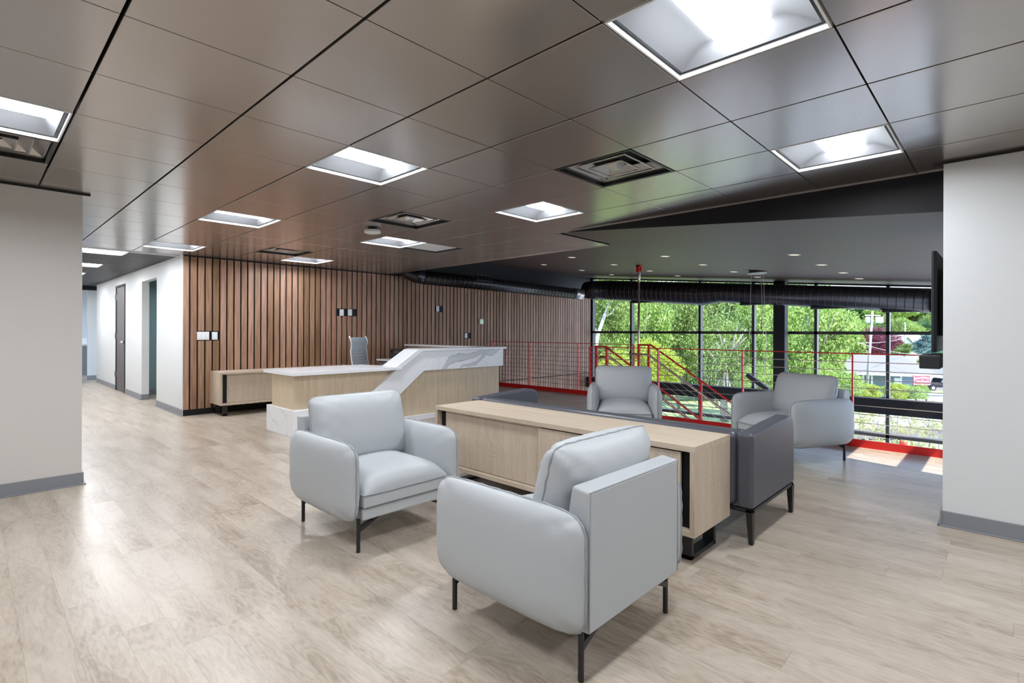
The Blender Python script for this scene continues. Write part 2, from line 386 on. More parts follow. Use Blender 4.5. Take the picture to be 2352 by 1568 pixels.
# ------------------------------------------------------------------ recessed lights
def troffer(cell):
    cx, cy_ = gx(cell[0]+.5), gy(cell[1]+.5)
    t = thing('ceiling_light', '', 'ceiling light', (cx, cy_, CH), 0)
    f = MB()
    for s in (-1, 1):
        f.box(s*.2995, -.2995, -.002, s*.291, .2995, .034).box(-.291, s*.2995, -.002, .291, s*.291, .034)
    f.build('frame', 'bright_white', t)
    g = MB()
    for s in (-1, 1):
        g.box(s*.291, -.291, .02, s*.272, .291, .03).box(-.272, s*.291, .02, .272, s*.272, .03)
    g.build('gap', 'black_paint', t)
    def prof(y):
        q = min(1, max(0, (.272-abs(y))/.165)); return .018 + .062*math.sin(q*PI/2)
    def z(x, y): return min(prof(y), .018 + (.272-abs(x))*1.15)
    r = MB(); r.grid(lambda u, v: (-.272+.544*u, -.272+.544*v, z(-.272+.544*u, -.272+.544*v)), 44, 44)
    r.build('reflector', 'reflector_white', t, smooth=True)
    l = MB()
    def lens(u, v):
        y = -.108+.216*v; x = -.226+.452*u
        return (x, y, .076 - .034*(1-(y/.108)**2))
    l.grid(lens, 6, 16)
    for x in (-.226, .226):
        n = 16; l.add([lens(0 if x < 0 else 1, j/n) for j in range(n+1)] + [(x, -.108, .0765), (x, .108, .0765)], [tuple(range(n+1)) + (n+2, n+1)])
    l.build('lens', 'lens', t, smooth=False)
    box('housing', 'black_paint', -.29, -.29, .085, .29, .29, .12, t)
    return t
T0 = troffer(LIGHTS[0])
LL = {(3, -2): 'largest square ceiling light, at the top edge of the view above the armchairs',
      (6, -2): 'square ceiling light nearest the white wall on the right',
      (3, 2): 'square ceiling light above the front of the reception desk, with a vent to its right',
      (6, 2): 'square ceiling light nearest the stepped corner of the metal ceiling',
      (3, 6): 'square ceiling light in front of the left part of the slatted wall',
      (6, 6): 'square ceiling light joined to a plain white panel',
      (3, 10): 'square ceiling light above the corner of hallway and slatted wall',
      (6, 10): 'small square ceiling light close to the slatted wall beside a vent',
      (0, 3): 'square ceiling light cut by the left edge, above the beige wall',
      }
for i, cell in enumerate(LIGHTS):
    o = T0 if i == 0 else dup(T0, (gx(cell[0]+.5), gy(cell[1]+.5), CH))
    o['label'] = LL.get(cell, 'unseen square ceiling light, added outside the view to light the room'); o['group'] = 'square recessed ceiling lights'  # cells without their own label are out of view, added to light the room
def vent(cell):
    t = thing('ceiling_vent', '', 'ceiling vent', (gx(cell[0]+.5), gy(cell[1]+.5), CH))
    f = MB()
    for s in (-1, 1): f.box(s*.3, -.3, 0, s*.28, .3, .03).box(-.28, s*.3, 0, .28, s*.28, .03)
    f.build('frame', 'black_metal', t)
    box('backing', 'black_paint', -.28, -.28, .1, .28, .28, .12, t)
    for k, (ro, zo, ri, zi) in enumerate(((.276, .03, .205, .075), (.20, .02, .14, .06), (.13, .012, .07, .05))):
        m = MB()
        for dz in (0, .003):
            A = [(-ro, -ro, zo+dz), (ro, -ro, zo+dz), (ro, ro, zo+dz), (-ro, ro, zo+dz)]; B_ = [(-ri, -ri, zi+dz), (ri, -ri, zi+dz), (ri, ri, zi+dz), (-ri, ri, zi+dz)]
            m.add(A+B_, [(i, (i+1) % 4, (i+1) % 4+4, i+4) for i in range(4)])
        for s in (-1, 1): m.box(s*ro, -ro, zo-.004, s*(ro-.008), ro, zo+.002).box(-ro, s*ro, zo-.004, ro, s*(ro-.008), zo+.002)
        m.build('louvre', 'vent_metal', t)
    m = MB(); m.add([(-.05, -.05, .055), (.05, -.05, .055), (.05, .05, .055), (-.05, .05, .055), (-.03, -.03, .008), (.03, -.03, .008), (.03, .03, .008), (-.03, .03, .008)],
                   [(0, 1, 5, 4), (1, 2, 6, 5), (2, 3, 7, 6), (3, 0, 4, 7), (4, 5, 6, 7)])
    m.build('core', 'vent_metal', t)
    return t
V0 = vent(VENTS[0])
VL = {(5, 0): 'large square metal air vent right of centre in the ceiling', (5, 4): 'square metal air vent in the ceiling behind the round white detector',
      (5, 9): 'square air vent reflecting the slatted wall, beside the farthest ceiling light', (0, 4): 'square air vent at the left edge touching a ceiling light'}
for i, cell in enumerate(VENTS):
    o = V0 if i == 0 else dup(V0, (gx(cell[0]+.5), gy(cell[1]+.5), CH))
    o['label'] = VL[cell]; o['group'] = 'square air vents in the metal ceiling'
t = thing('ceiling_panel', 'plain white square panel beside a ceiling light', 'ceiling panel', (gx(7.5), gy(6.5), CH))
f = MB()
for s in (-1, 1): f.box(s*.3, -.3, 0, s*.285, .3, .025).box(-.285, s*.3, 0, .285, s*.285, .025)
f.build('frame', 'black_metal', t); box('face', 'white_plastic', -.285, -.285, .018, .285, .285, .04, t)
t = thing('smoke_detector', 'round white detector hanging under the metal ceiling', 'smoke detector', (3.06, 5.04, CH))
MB().cyl(0, 0, -.022, .002, .05).build('mount', 'black_plastic', t, True)
MB().tube([(0, 0, -.02), (0, 0, -.026), (0, 0, -.05), (0, 0, -.056)], [.08, .088, .088, .07], 32).build('disc', 'white_plastic', t)

# downlights in the sloping ceiling
cn = 0
D0 = None
names = {0: 'nearest the metal ceiling', 1: 'second row', 2: 'third row', 3: 'nearest the windows'}
for r, x in enumerate((7.2, 8.53, 9.9, 11.17)):
    for c, y in enumerate((1.95, 3.71, 5.45, 7.2)):
        if r == 0 and c == 3: continue
        nrm = Vector((0, -.0875, 1)).normalized()
        if D0 is None:
            D0 = thing('downlight', '', 'downlight', (x, y, atr(y)))
            MB().tube([(0, 0, -.004), (0, 0, .004)], .075, 28).build('ring', 'white_plastic', D0)
            MB().tube([(0, 0, -.006), (0, 0, -.0045)], .052, 28).build('lens', 'can_lens', D0)
            o = D0
        else: o = dup(D0, (x, y, atr(y)))
        o.rotation_euler = (math.atan(.0875), 0, 0)
        pos = ['right-hand end', 'right of the middle', 'left of the middle', 'left-hand end'][c]
        rw = ['row nearest the metal ceiling', 'second row back', 'third row back', 'row nearest the windows'][r]
        o['label'] = f'small round downlight in the sloping ceiling, {rw}, {pos}'
        o['group'] = 'round downlights in the sloping ceiling'

# ------------------------------------------------------------------ floor and walls
m_ = MB()
m_.prism([(-4.6, -4.6), (6.84, -4.6), (6.84, 4.88), (8.62, 4.88), (8.62, 8.9), (5, 8.9), (5, 22), (-4.6, 22)], -.3, 0, 'z')
struct(m_.build('floor', 'floor_planks'), 'pale oak look plank floor')
struct(box('floor_lower', 'concrete', 5, -2, -3.5, 12.86, 9, -3.4))
# beige block on the left
struct(box('wall_left', 'wall_beige', -4.6, 5.53, 0, .65, 18, 2.6), 'beige wall block on the left')
def baseb(name, x0, y0, x1, y1, h=.1):
    m = MB().box(x0, y0, .0, x1, y1, h); 
    return struct(m.build(name, 'base_grey', bevel=.003))
baseb('baseboard_left', -4.6, 5.518, .662, 5.53); baseb('baseboard_left_return', .65, 5.52, .662, 18)
m_ = MB().box(-4.6, 5.50, 0, .676, 5.519, .008).box(.661, 5.50, 0, .676, 18, .008); struct(m_.build('trim_3', 'base_grey', bevel=.003))
struct(box('trim_4', 'dark_hall_tile', -4.6, 5.515, 2.385, .70, 5.53, 2.40))
# right wall block
m_ = MB().prism([(4.45, -4.6), (4.62, -4.6), (4.62, .14), (5.96, .14), (5.96, .307), (4.45, .307)], -.0, 2.62, 'z')
struct(m_.build('wall_right', 'wall_white'), 'white wall on the right')
struct(box('wall_void_end', 'wall_white', 6.85, -.42, -3.5, 12.86, -.28, -.3)); struct(box('wall_right_outer', 'wall_white', 4.62, -.42, 0, 4.8, .14, 2.5))
baseb('baseboard_right', 4.438, -4.6, 4.45, .307); baseb('baseboard_right_end', 4.438, .307, 5.96, .319)
m_ = MB().box(4.424, -4.6, 0, 4.439, .333, .008).box(4.424, .318, 0, 5.96, .333, .008); struct(m_.build('trim_5', 'base_grey', bevel=.003))
struct(box('trim_6', 'dark_hall_tile', 4.435, -4.6, 2.385, 4.45, .36, 2.40))
struct(box('wall_back', 'wall_white', -4.7, -4.7, 0, 4.62, -4.6, 2.6)); struct(box('wall_far_left', 'wall_white', -4.7, -4.6, 0, -4.6, 5.6, 2.6))
# hallway wall with opening and door
m_ = MB()
for (y0, y1, z0, z1) in ((9.021, 10.41, 0, 2.6), (10.41, 11.5, 2.17, 2.6), (11.5, 12.94, 0, 2.6), (12.94, 13.88, 2.2, 2.6), (13.88, 16.35, 0, 2.6)):
    m_.box(2.2, y0, z0, 2.315, y1, z1)
m_.box(2.196, 8.862, 0, 2.205, 9.021, 2.42)
struct(m_.build('wall_hallway', 'wall_white', weld=True), 'white hallway wall with a doorway')
baseb('baseboard_hallway', 2.19, 8.862, 2.2, 10.41); baseb('baseboard_hallway_middle', 2.19, 11.5, 2.2, 12.92); baseb('baseboard_hallway_jamb', 2.19, 11.49, 2.32, 11.5); baseb('baseboard_hallway_end', 2.19, 13.9, 2.2, 16.35)
m_ = MB().box(2.17, 8.862, 0, 2.19, 10.41, .008).box(2.17, 11.5, 0, 2.19, 12.92, .008); struct(m_.build('trim_7', 'base_grey'))
struct(box('wall_side_room', 'teal_paint', 2.315, 12.3, 0, 5, 12.4, 2.6)); struct(box('wall_side_room_right', 'teal_paint', 4.9, 9.0, 0, 5, 12.4, 2.6))
baseb('baseboard_side_room', 2.315, 12.288, 5, 12.3)
struct(box('ceiling_side_room', 'wall_white', 2.2, 8.95, 2.45, 5, 12.4, 2.5))
d1 = sroot('door_1', (2.2, 13.41, 0)); d1['label'] = 'dark grey hallway door with lever handle'
m_ = MB()
m_.box(-.012, -.475, 0, .10, -.435, 2.225).box(-.012, .435, 0, .10, .475, 2.225).box(-.012, -.435, 2.185, .10, .435, 2.225); m_.build('door_frame', 'black_paint', d1)
mat('door_grey', (.075, .062, .066), .45)
box('door_leaf', 'door_grey', .0, -.43, .01, .045, .43, 2.18, d1, .002)
for z in (.28, 1.1, 1.92): box('hinge', 'chrome', -.03, .425, z, .0, .455, z+.12, d1)
hd = MB(); hd.tube([(-.05, -.36, 1.03), (.0, -.36, 1.03)], .028, 16); hd.tube([(-.05, -.37, 1.03), (-.05, -.24, 1.025)], .011, 10); hd.build('door_handle', 'chrome', d1, True)
# dark hall ceiling and its strip lights
m_ = MB()
HL = [9.37, 11.5, 13.4, 15.3]
for x0, x1 in ((.62, .995), (.995, 1.60), (1.60, 2.2)):
    ys = [9.06+k*.61 for k in range(14)]
    if x0 == .995: ys = sorted([9.06, 9.68, 10.3, 10.9, 11.19, 11.81, 12.45, 13.09, 13.71, 14.3, 14.99, 15.61, 16.3, 17.0])
    for y0, y1 in zip(ys, ys[1:]):
        if x0 == .995 and any(y0 < h < y1 for h in HL): continue
        m_.box(x0+.003, y0+.003, CH, x1-.003, y1-.003, CH+.02)
struct(m_.build('ceiling_hallway', 'dark_hall_tile')); struct(box('ceiling_hallway_void', 'black_paint', .6, 9.03, 2.56, 4, 22, 2.6))
struct(box('trim_8', 'bright_white', .65, 9.03, 2.385, 2.2, 9.06, 2.42))
S0 = None
for yc, lab in zip(HL, ('nearest', 'second', 'third', 'farthest')):
    if S0 is None:
        S0 = thing('hallway_light', '', 'ceiling light', (1.30, yc, CH))
        f = MB()
        for s in (-1, 1): f.box(s*.30, -.30, -.002, s*.285, .30, .03).box(-.285, s*.30, -.002, .285, s*.285, .03)
        f.build('frame', 'bright_white', S0); MB().box(-.285, -.13, .012, .285, .13, .02).build('lens', 'lens', S0); box('reflector', 'reflector_white', -.285, -.285, .03, .285, .285, .05, S0); o = S0
    else: o = dup(S0, (1.30, yc, CH))
    o['label'] = f'square light in the dark hallway ceiling, {lab} of the four'; o['group'] = 'lights in the dark hallway ceiling'
# end of the hallway
o = dup(T0, (3.5, 11.0, 2.30)); o['label'] = 'added unseen square light that brightens the teal side room'  # added lamp, out of view, to brighten the side room
struct(box('ceiling_side_panel', 'wall_white', 2.32, 9.0, 2.303, 3.19, 12.3, 2.31))
o = dup(T0, (1.5, 19.0, 2.40)); o['label'] = 'added unseen square light past the hallway that brightens its far end'  # unseen lamp added to lift the brightness of the hallway
struct(box('wall_hall_end', 'wall_white', 2.107, 17.0, 0, 4.5, 17.1, 2.6)); baseb('baseboard_hall_end', 2.095, 16.988, 4.5, 17.0, .12)
struct(box('wall_far_end', 'wall_white', -2, 21, 0, 5, 21.1, 2.6)); struct(box('ceiling_hall_beam', 'dark_hall_tile', .6, 16.9, 2.3, 4.5, 17.0, 2.4))
t = thing('hallway_counter', 'white topped grey counter at the far end of the hallway', 'counter', (2.1, 19.2, 0))
box('body', 'base_grey', -1.2, -.3, 0, .3, .3, .84, t); box('top', 'white_plastic', -1.25, -.33, .84, .33, .33, .89, t); box('backsplash', 'white_plastic', -1.25, .3, .89, .33, .33, 1.05, t)

# ------------------------------------------------------------------ slatted back wall
m_ = MB().box(2.206, 8.888, -3.5, 12.86, 9.02, 3.1)
struct(m_.build('wall_slat_backing', 'black_paint'), 'black backing behind the wood slats')
cuts = [(2.39, 2.69, 1.125, 1.268), (4.655, 5.06, 1.552, 1.688), (6.91, 7.115, 1.69, 1.825), (7.73, 7.935, 1.115, 1.245)]
m_ = MB(); k = 0
while True:
    x0 = X0 + k*PITCH + .011; x1 = x0 + PITCH - .022; k += 1
    if x1 > 12.70: break
    zs = [(.09, 2.385)] if x0 < 8.55 else [(-3.4, .065), (.085, 2.385)]
    for (a, b_, c, d) in cuts:
        if x0+.03 > a and x1-.03 < b_:
            zs = [(z0, c) if z0 < c else (z0, z1) for (z0, z1) in zs for _ in (0,)] + [(d, 2.385)]
    for (z0, z1) in zs: m_.box(x0, 8.87, z0, x1, 8.889, z1)
struct(m_.build('wall_slats', 'slat_wood', bevel=.002, seg=1), 'wall of vertical reddish wood slats')
struct(box('baseboard_slats', 'black_paint', 2.206, 8.872, 0, 8.6, 8.89, .09))
def plate(x0, z0, x1, z1, lab, n=1, group='white switch plates on the slatted wall', y=8.855):
    t = thing('light_switch', lab, 'light switch', ((x0+x1)/2, 8.9, (z0+z1)/2), 0, group)
    w_, h = (x1-x0)/2, (z1-z0)/2
    box('plate', 'white_plastic', -w_, -.042, -h, w_, -.034, h, t, .002)
    box('box', 'black_plastic', -w_*.9, -.034, -h*.9, w_*.9, 0, h*.9, t)
    for i in range(n):
        c = -w_ + (i+.5)*2*w_/n; ww = min(.018, w_/n*.6)
        box('rocker', 'bright_white', c-ww, -.047, -h*.55, c+ww, -.042, h*.55, t, .002)
plate(2.387, 1.134, 2.553, 1.257, 'white three-gang switch plate at the left end of the slatted wall', 3)
plate(2.591, 1.136, 2.669, 1.254, 'white single switch just right of the three-gang plate')
plate(4.703, 1.556, 4.785, 1.674, 'left white plate of the pair in a black slot above the desk')
plate(4.868, 1.560, 4.953, 1.680, 'right white plate of the pair in a black slot above the desk')
plate(6.925, 1.700, 7.005, 1.819, 'highest single white switch plate, left of the thermostat')
plate(7.737, 1.127, 7.815, 1.235, 'low single white switch plate, below and left of the thermostat')
t = thing('thermostat', 'square white thermostat with green screen on the slatted wall', 'thermostat', (8.247, 8.87, 1.507))
box('body', 'white_plastic', -.062, -.03, -.062, .062, 0, .062, t, .006); box('screen', 'screen_green', -.03, -.032, -.03, .036, -.03, .034, t)

# ------------------------------------------------------------------ curtain wall
XW = 12.70
W1 = sroot('window_1'); W1['label'] = 'tall window wall with black frames'
MY = [8.86, 7.56, 5.60, 4.31, 3.01, 1.73, .44]
for y in MY: MB().box(XW, y-.029, -3.4, XW+.14, y+.029, atr(y)).build('mullion', 'mullion', W1)
for z0, z1 in ((1.235, 1.30), (-.83, -.755), (-3.4, -3.3)): box('transom', 'mullion', XW+.0, .3, z0, XW+.13, 8.88, z1, W1)
MB().add([(XW, .3, atr(.3)-.03), (XW+.13, .3, atr(.3)-.03), (XW+.13, 8.88, atr(8.88)-.03), (XW, 8.88, atr(8.88)-.03), (XW, .3, atr(.3)), (XW+.13, .3, atr(.3)), (XW+.13, 8.88, atr(8.88)), (XW, 8.88, atr(8.88))],
         [(0, 1, 2, 3), (7, 6, 5, 4), (0, 4, 5, 1), (1, 5, 6, 2), (2, 6, 7, 3), (3, 7, 4, 0)]).build('head', 'mullion', W1)
for i in range(len(MY)-1):
    y1, y0 = MY[i]-.029, MY[i+1]+.029
    for z0, z1a, z1b in ((-3.3, -.83, -.83), (-.755, 1.235, 1.235), (1.30, atr(y0)-.03, atr(y1)-.03)):
        MB().add([(XW+.07, y0, z0), (XW+.07, y1, z0), (XW+.07, y1, z1b), (XW+.07, y0, z1a)], [(0, 1, 2, 3)]).build('pane', 'clear_glass', W1)
W2 = sroot('window_2'); W2['label'] = 'glazed end of the stair void beyond the television wall'
for x in (4.84, 5.55, 7.6, 9.2, 10.8, 12.66): box('mullion', 'mullion', x-.029, -.42, 0, x+.029, -.28, atr(-.3), W2)
for z0, z1 in ((0, .08), (1.235, 1.30), (atr(-.35)-.05, atr(-.35))): box('transom', 'mullion', 4.8, -.42, z0, 12.7, -.28, z1, W2)
for x0, x1 in ((4.87, 5.52), (5.58, 7.57), (7.63, 9.17), (9.23, 10.77), (10.83, 12.63)):
    for z0, z1 in ((.08, 1.235), (1.30, atr(-.35)-.05)): MB().add([(x0, -.35, z0), (x1, -.35, z0), (x1, -.35, z1), (x0, -.35, z1)], [(0, 1, 2, 3)]).build('pane', 'clear_glass', W2)
struct(box('beam_window', 'black_paint', 12.42, .3, -.33, 12.68, 8.9, -.03, None, .004), 'black beam across the window wall at floor level')
struct(box('column_window', 'black_paint', 12.18, 3.48, -3.4, 12.42, 3.71, atr(3.6), None, .004), 'black steel column in front of the windows')

# ------------------------------------------------------------------ ducts
def spiral(pts, r, par, step=.13, n=28):
    P = [Vector(p) for p in pts]; R = r if isinstance(r, list) else [r]*len(P)
    m = MB()
    for i in range(len(P)-1):
        L = (P[i+1]-P[i]).length; k = max(1, round(L/step)); d = (P[i+1]-P[i]).normalized()*.006
        for j in range(k):
            q = (j+.5)/k; c = P[i].lerp(P[i+1], q); rr = R[i]*(1-q)+R[i+1]*q
            m.tube([c-d, c-d*.4, c+d*.4, c+d], [rr-.001, rr+.004, rr+.004, rr-.001], n, cap=False)
    m.build('seam', 'duct_seam', par, True)
    return MB().tube(P, R, n)
t = thing('spiral_duct', 'black spiral duct running along the top of the slatted wall', 'duct', (0, 0, 0))
spiral([(6.15, 8.30, 2.335), (11.15, 8.30, 2.285)], .135, t).build('pipe', 'duct', t, True)
MB().tube([(6.16, 8.30, 2.335), (6.02, 8.34, 2.36), (5.92, 8.45, 2.42), (5.88, 8.58, 2.55)], [.142, .142, .14, .13], 24).build('elbow', 'duct', t, True)
MB().tube([(11.05, 8.30, 2.287), (11.22, 8.29, 2.284), (11.34, 8.2, 2.28)], .145, 24).build('collar', 'vent_metal', t, True)
m_ = MB()
for k in range(9): m_.box(7.47+k*.055, 8.155, 2.37, 7.48+k*.055, 8.20, 2.48)
m_.box(7.44, 8.15, 2.36, 7.95, 8.2, 2.372).box(7.44, 8.15, 2.475, 7.95, 8.2, 2.487); m_.build('grille', 'black_plastic', t)
t = thing('spiral_duct', 'long black spiral duct in front of the window wall', 'duct', (0, 0, 0))
def dz(y): return atr(y)+.0
XD = 11.90
P = [(11.45, 8.18, 2.40), (11.75, 8.1, 2.41), (XD, 7.7, 2.39), (XD, 5.15, dz(5.15)-.365), (XD, 4.72, dz(4.72)-.32), (XD, .75, dz(.75)-.32)]
spiral(P, [.22, .25, .262, .265, .22, .22], t).build('pipe', 'duct', t, True)
MB().tube([(XD, .95, dz(.95)-.32), (XD, .90, dz(.9)-.32)], .24, 28).build('collar', 'duct', t, True)
for y, L in ((6.6, .9), (3.9, .8), (2.5, .8), (1.4, .6)):
    z = dz(y)-.365-.265 if y > 5 else dz(y)-.32-.22
    MB().box(XD-.08, y-L/2, z-.012, XD+.05, y+L/2, z+.03).build('register', 'black_plastic', t)
# pendant over the void
t = thing('pendant_light', 'black pendant canopy with thin cables over the stair void', 'pendant light', (9.7, 3.23, atr(3.23)))
MB().tube([(0, 0, -.035), (0, 0, .005)], .13, 32).build('canopy', 'black_plastic', t); MB().tube([(0, 0, -.05), (0, 0, -.035)], .165, 32).build('ring', 'vent_metal', t)
for dx, dy, ex, ey in ((-.02, .09, -.0, .14), (.0, -.07, .02, -.13), (.06, -.09, .10, -.16)):
    MB().tube([(dx, dy, -.04), (ex, ey, -1.95)], .0035, 5).build('cable', 'steel', t)
m_ = MB(); M = Matrix.Translation((.0, -.02, -1.98)) @ Matrix.Rotation(math.radians(35), 4, 'X')
m_.box(-.05, -.22, -.035, .05, .22, .035, M); m_.build('shade', 'black_plastic', t, bevel=.006)

# ------------------------------------------------------------------ railings
def rail_run(t, x, ys, ztop=1.045, cables=True, toe=True):
    y0, y1 = min(ys), max(ys)
    for y in ys: MB().box(x-.025, y-.007, .0, x+.025, y+.007, ztop-.01).build('post', 'red_paint', t)
    MB().box(x-.02, y0, ztop-.012, x+.02, y1, ztop).build('top_rail', 'red_paint', t, bevel=.002, seg=1)
    for k in range(9): MB().tube([(x, y0, .945-k*.096), (x, y1, .945-k*.096)], .0045, 6).build('cable', 'steel', t)
    if toe: box('toe_plate', 'red_paint', x-.006, y0, -.3, x+.006, y1, .086, t)
t = thing('railing', 'red steel cable railing along the floor edge behind the armchairs', 'railing')
rail_run(t, 6.84, [-.25, .40, 1.25, 2.445, 3.62, 4.80])
t = thing('railing', 'red steel cable railing beside the reception desk and slatted wall', 'railing')
rail_run(t, 8.62, [5.07, 6.355, 7.68, 8.87])
# stairs going down towards the right
t = thing('staircase', 'red steel staircase with cable rails and bronze handrails, going down before the windows', 'staircase')
SL = .63
def nz(y): return -SL*(4.88-y)
for x in (6.93, 8.45):
    m = MB(); m.prism([(4.95, -.02), (4.95, -.30), (4.6, -.36), (.33, nz(.33)-.14), (.33, nz(.33)+.12), (4.7, 0.0)], x-.012, x+.012, 'x')
    m.build('stringer', 'red_paint', t)
for k in range(15):
    y = 4.85-k*.285; m = MB().box(6.95, y-.29, nz(y)-.14, 8.43, y, nz(y)-.10); m.build('tread', 'concrete', t)
def stair_rail(t, x, yp, ystart, slope_from, inner):
    ytop = 1.04
    def tz(y): return ytop if y > slope_from else ytop-SL*(slope_from-y)
    for y in yp: MB().box(x-.02, y-.02, nz(y) if y < slope_from-.1 else 0, x+.02, y+.02, tz(y)).build('post', 'red_paint', t)
    ye = .4
    MB().tube([(x, ystart, ytop), (x, slope_from, ytop), (x, ye, tz(ye))], .016, 8).build('top_rail', 'red_paint', t)
    for k in range(1, 9):
        d = k*.105
        MB().tube([(x, ystart, ytop-d), (x, slope_from+.0, ytop-d), (x, ye, tz(ye)-d)], .004, 5).build('cable', 'steel', t)
    hx = x+inner
    MB().tube([(hx, ystart+.12*(1 if inner < 0 else .0), .872), (hx, slope_from, .872), (hx, ye, .872-SL*(slope_from-ye)-.02)], .02, 12).build('handrail', 'handrail', t, True)
    for y in yp[::2]:
        zz = .872 if y > slope_from else .872-SL*(slope_from-y)
        MB().tube([(x, y, zz-.09), (hx, y, zz-.07), (hx, y, zz-.015)], .007, 6).build('bracket', 'red_paint', t)
stair_rail(t, 6.93, [4.745, 4.55, 3.70, 2.6, 1.5, .42], 4.76, 4.57, .12)
stair_rail(t, 8.45, [4.86, 4.66, 3.70, 2.6, 1.5, .42], 4.88, 4.62, -.1)
t = thing('hanger_rod', 'steel rod with red clevis holding the stair landing', 'rod', (8.72, 5.02, atr(5.02)))
MB().tube([(0, 0, -.16), (0, 0, -2.75)], .02, 14).build('rod', 'steel', t, True)
MB().box(-.05, -.035, -.12, -.02, .035, .0).box(.02, -.035, -.12, .05, .035, .0).box(-.05, -.045, -.02, .05, .045, 0).build('clevis', 'red_paint', t, bevel=.004)
MB().tube([(0, 0, -.05), (0, 0, -.10), (0, 0, -.13), (0, 0, -.22), (0, 0, -.25), (0, 0, -.30)], [.016, .024, .032, .032, .026, .026], 16).build('turnbuckle', 'steel', t, True)

# ------------------------------------------------------------------ television on the right
t = thing('television', 'black television seen edge-on beside the white wall', 'television', (5.41, .40, 1.5))
m_ = MB().prism([(-.55, -.012), (-.53, -.028), (.53, -.028), (.55, -.012), (.55, .0), (-.55, .0)], -.37, .37, 'z'); m_.build('body', 'black_plastic', t, bevel=.003)
box('screen', 'glass_dark', -.54, 0, -.36, .54, .003, .36, t)
m_ = MB()
for x in (-.3, .15): m_.box(x, -.06, -.25, x+.04, -.028, .25)
m_.box(-.32, -.085, -.02, .3, -.06, .04).box(-.32, -.085, -.2, .3, -.06, -.15); m_.build('wall_mount', 'black_metal', t)
m_ = MB()
for k in range(4):
    m_.tube([(-.40+.05*k, -.05-.01*k, .2-.1*k), (-.44, -.075, .05-.05*k), (-.42, -.06, -.2), (-.46, -.075, -.42)], .006, 6)
m_.build('cable', 'cable_black', t, True)
t = thing('soundbar', 'small black device mounted below the television edge', 'device', (4.82, .405, 1.08))
MB().box(-.18, -.07, -.06, .14, .045, .035).build('body', 'black_plastic', t, bevel=.006); box('shelf', 'black_metal', -.14, -.085, .035, .14, .0, .042, t)

# ------------------------------------------------------------------ upholstery helpers
def pillow(a, b_, t, M, corner=8., n=18, pe=2.6, wr=.0, seed=0, flat=.0):
    """cushion in its local xy plane: half sizes a,b_, thickness t, seam round the rim; returns mesh and rim points"""
    rnd = random.Random(seed); ph = [rnd.uniform(0, 6) for _ in range(6)]
    mb = MB(); rim = []
    def pt(u, v, sgn):
        mx_ = max(abs(u), abs(v), 1e-6); g = (abs(u/mx_)**corner + abs(v/mx_)**corner)**(-1/corner); g = 1-(1-g)*mx_**2; x = a*u*g; y = b_*v*g
        e = max(0, (1-abs(u)**pe)*(1-abs(v)**pe)); h = e**.47
        wgt = max(abs(u), abs(v))**3*(1-max(abs(u), abs(v))**8)
        h += wr*wgt*(math.sin(u*17+ph[0])*math.sin(v*13+ph[1]) + .6*math.sin((u+v)*29+ph[2]))
        k = 1 + flat*(1-e)
        return M @ Vector((x, y, sgn*t/2*h*k))
    for sgn in (1, -1):
        mb.grid(lambda i, j: pt(-math.cos(i*PI)*1.0, -math.cos(j*PI)*1.0, sgn), n, n, flip=sgn < 0)
    K = 26
    for i in range(K*4):
        s_, q = divmod(i, K); q = -1+2*q/K
        u, v = ((q, -1), (1, q), (-q, 1), (-1, -q))[s_]
        rim.append(pt(u, v, 1))
    return mb, rim
def piping(rim, r, parent, wob=.003, seed=1, closed=True, name='piping'):
    rnd = random.Random(seed); pts = []
    for i, p in enumerate(rim + ([rim[0]] if closed else [])):
        pts.append(p + Vector((math.sin(i*1.1+seed), math.cos(i*1.7+seed), math.sin(i*2.3))) * wob * .5)
    return MB().tube(pts, r, 7, cap=False).build(name, 'piping', parent, True)
def T(x, y, z): return Matrix.Translation((x, y, z))
def Rm(deg, ax): return Matrix.Rotation(math.radians(deg), 4, ax)

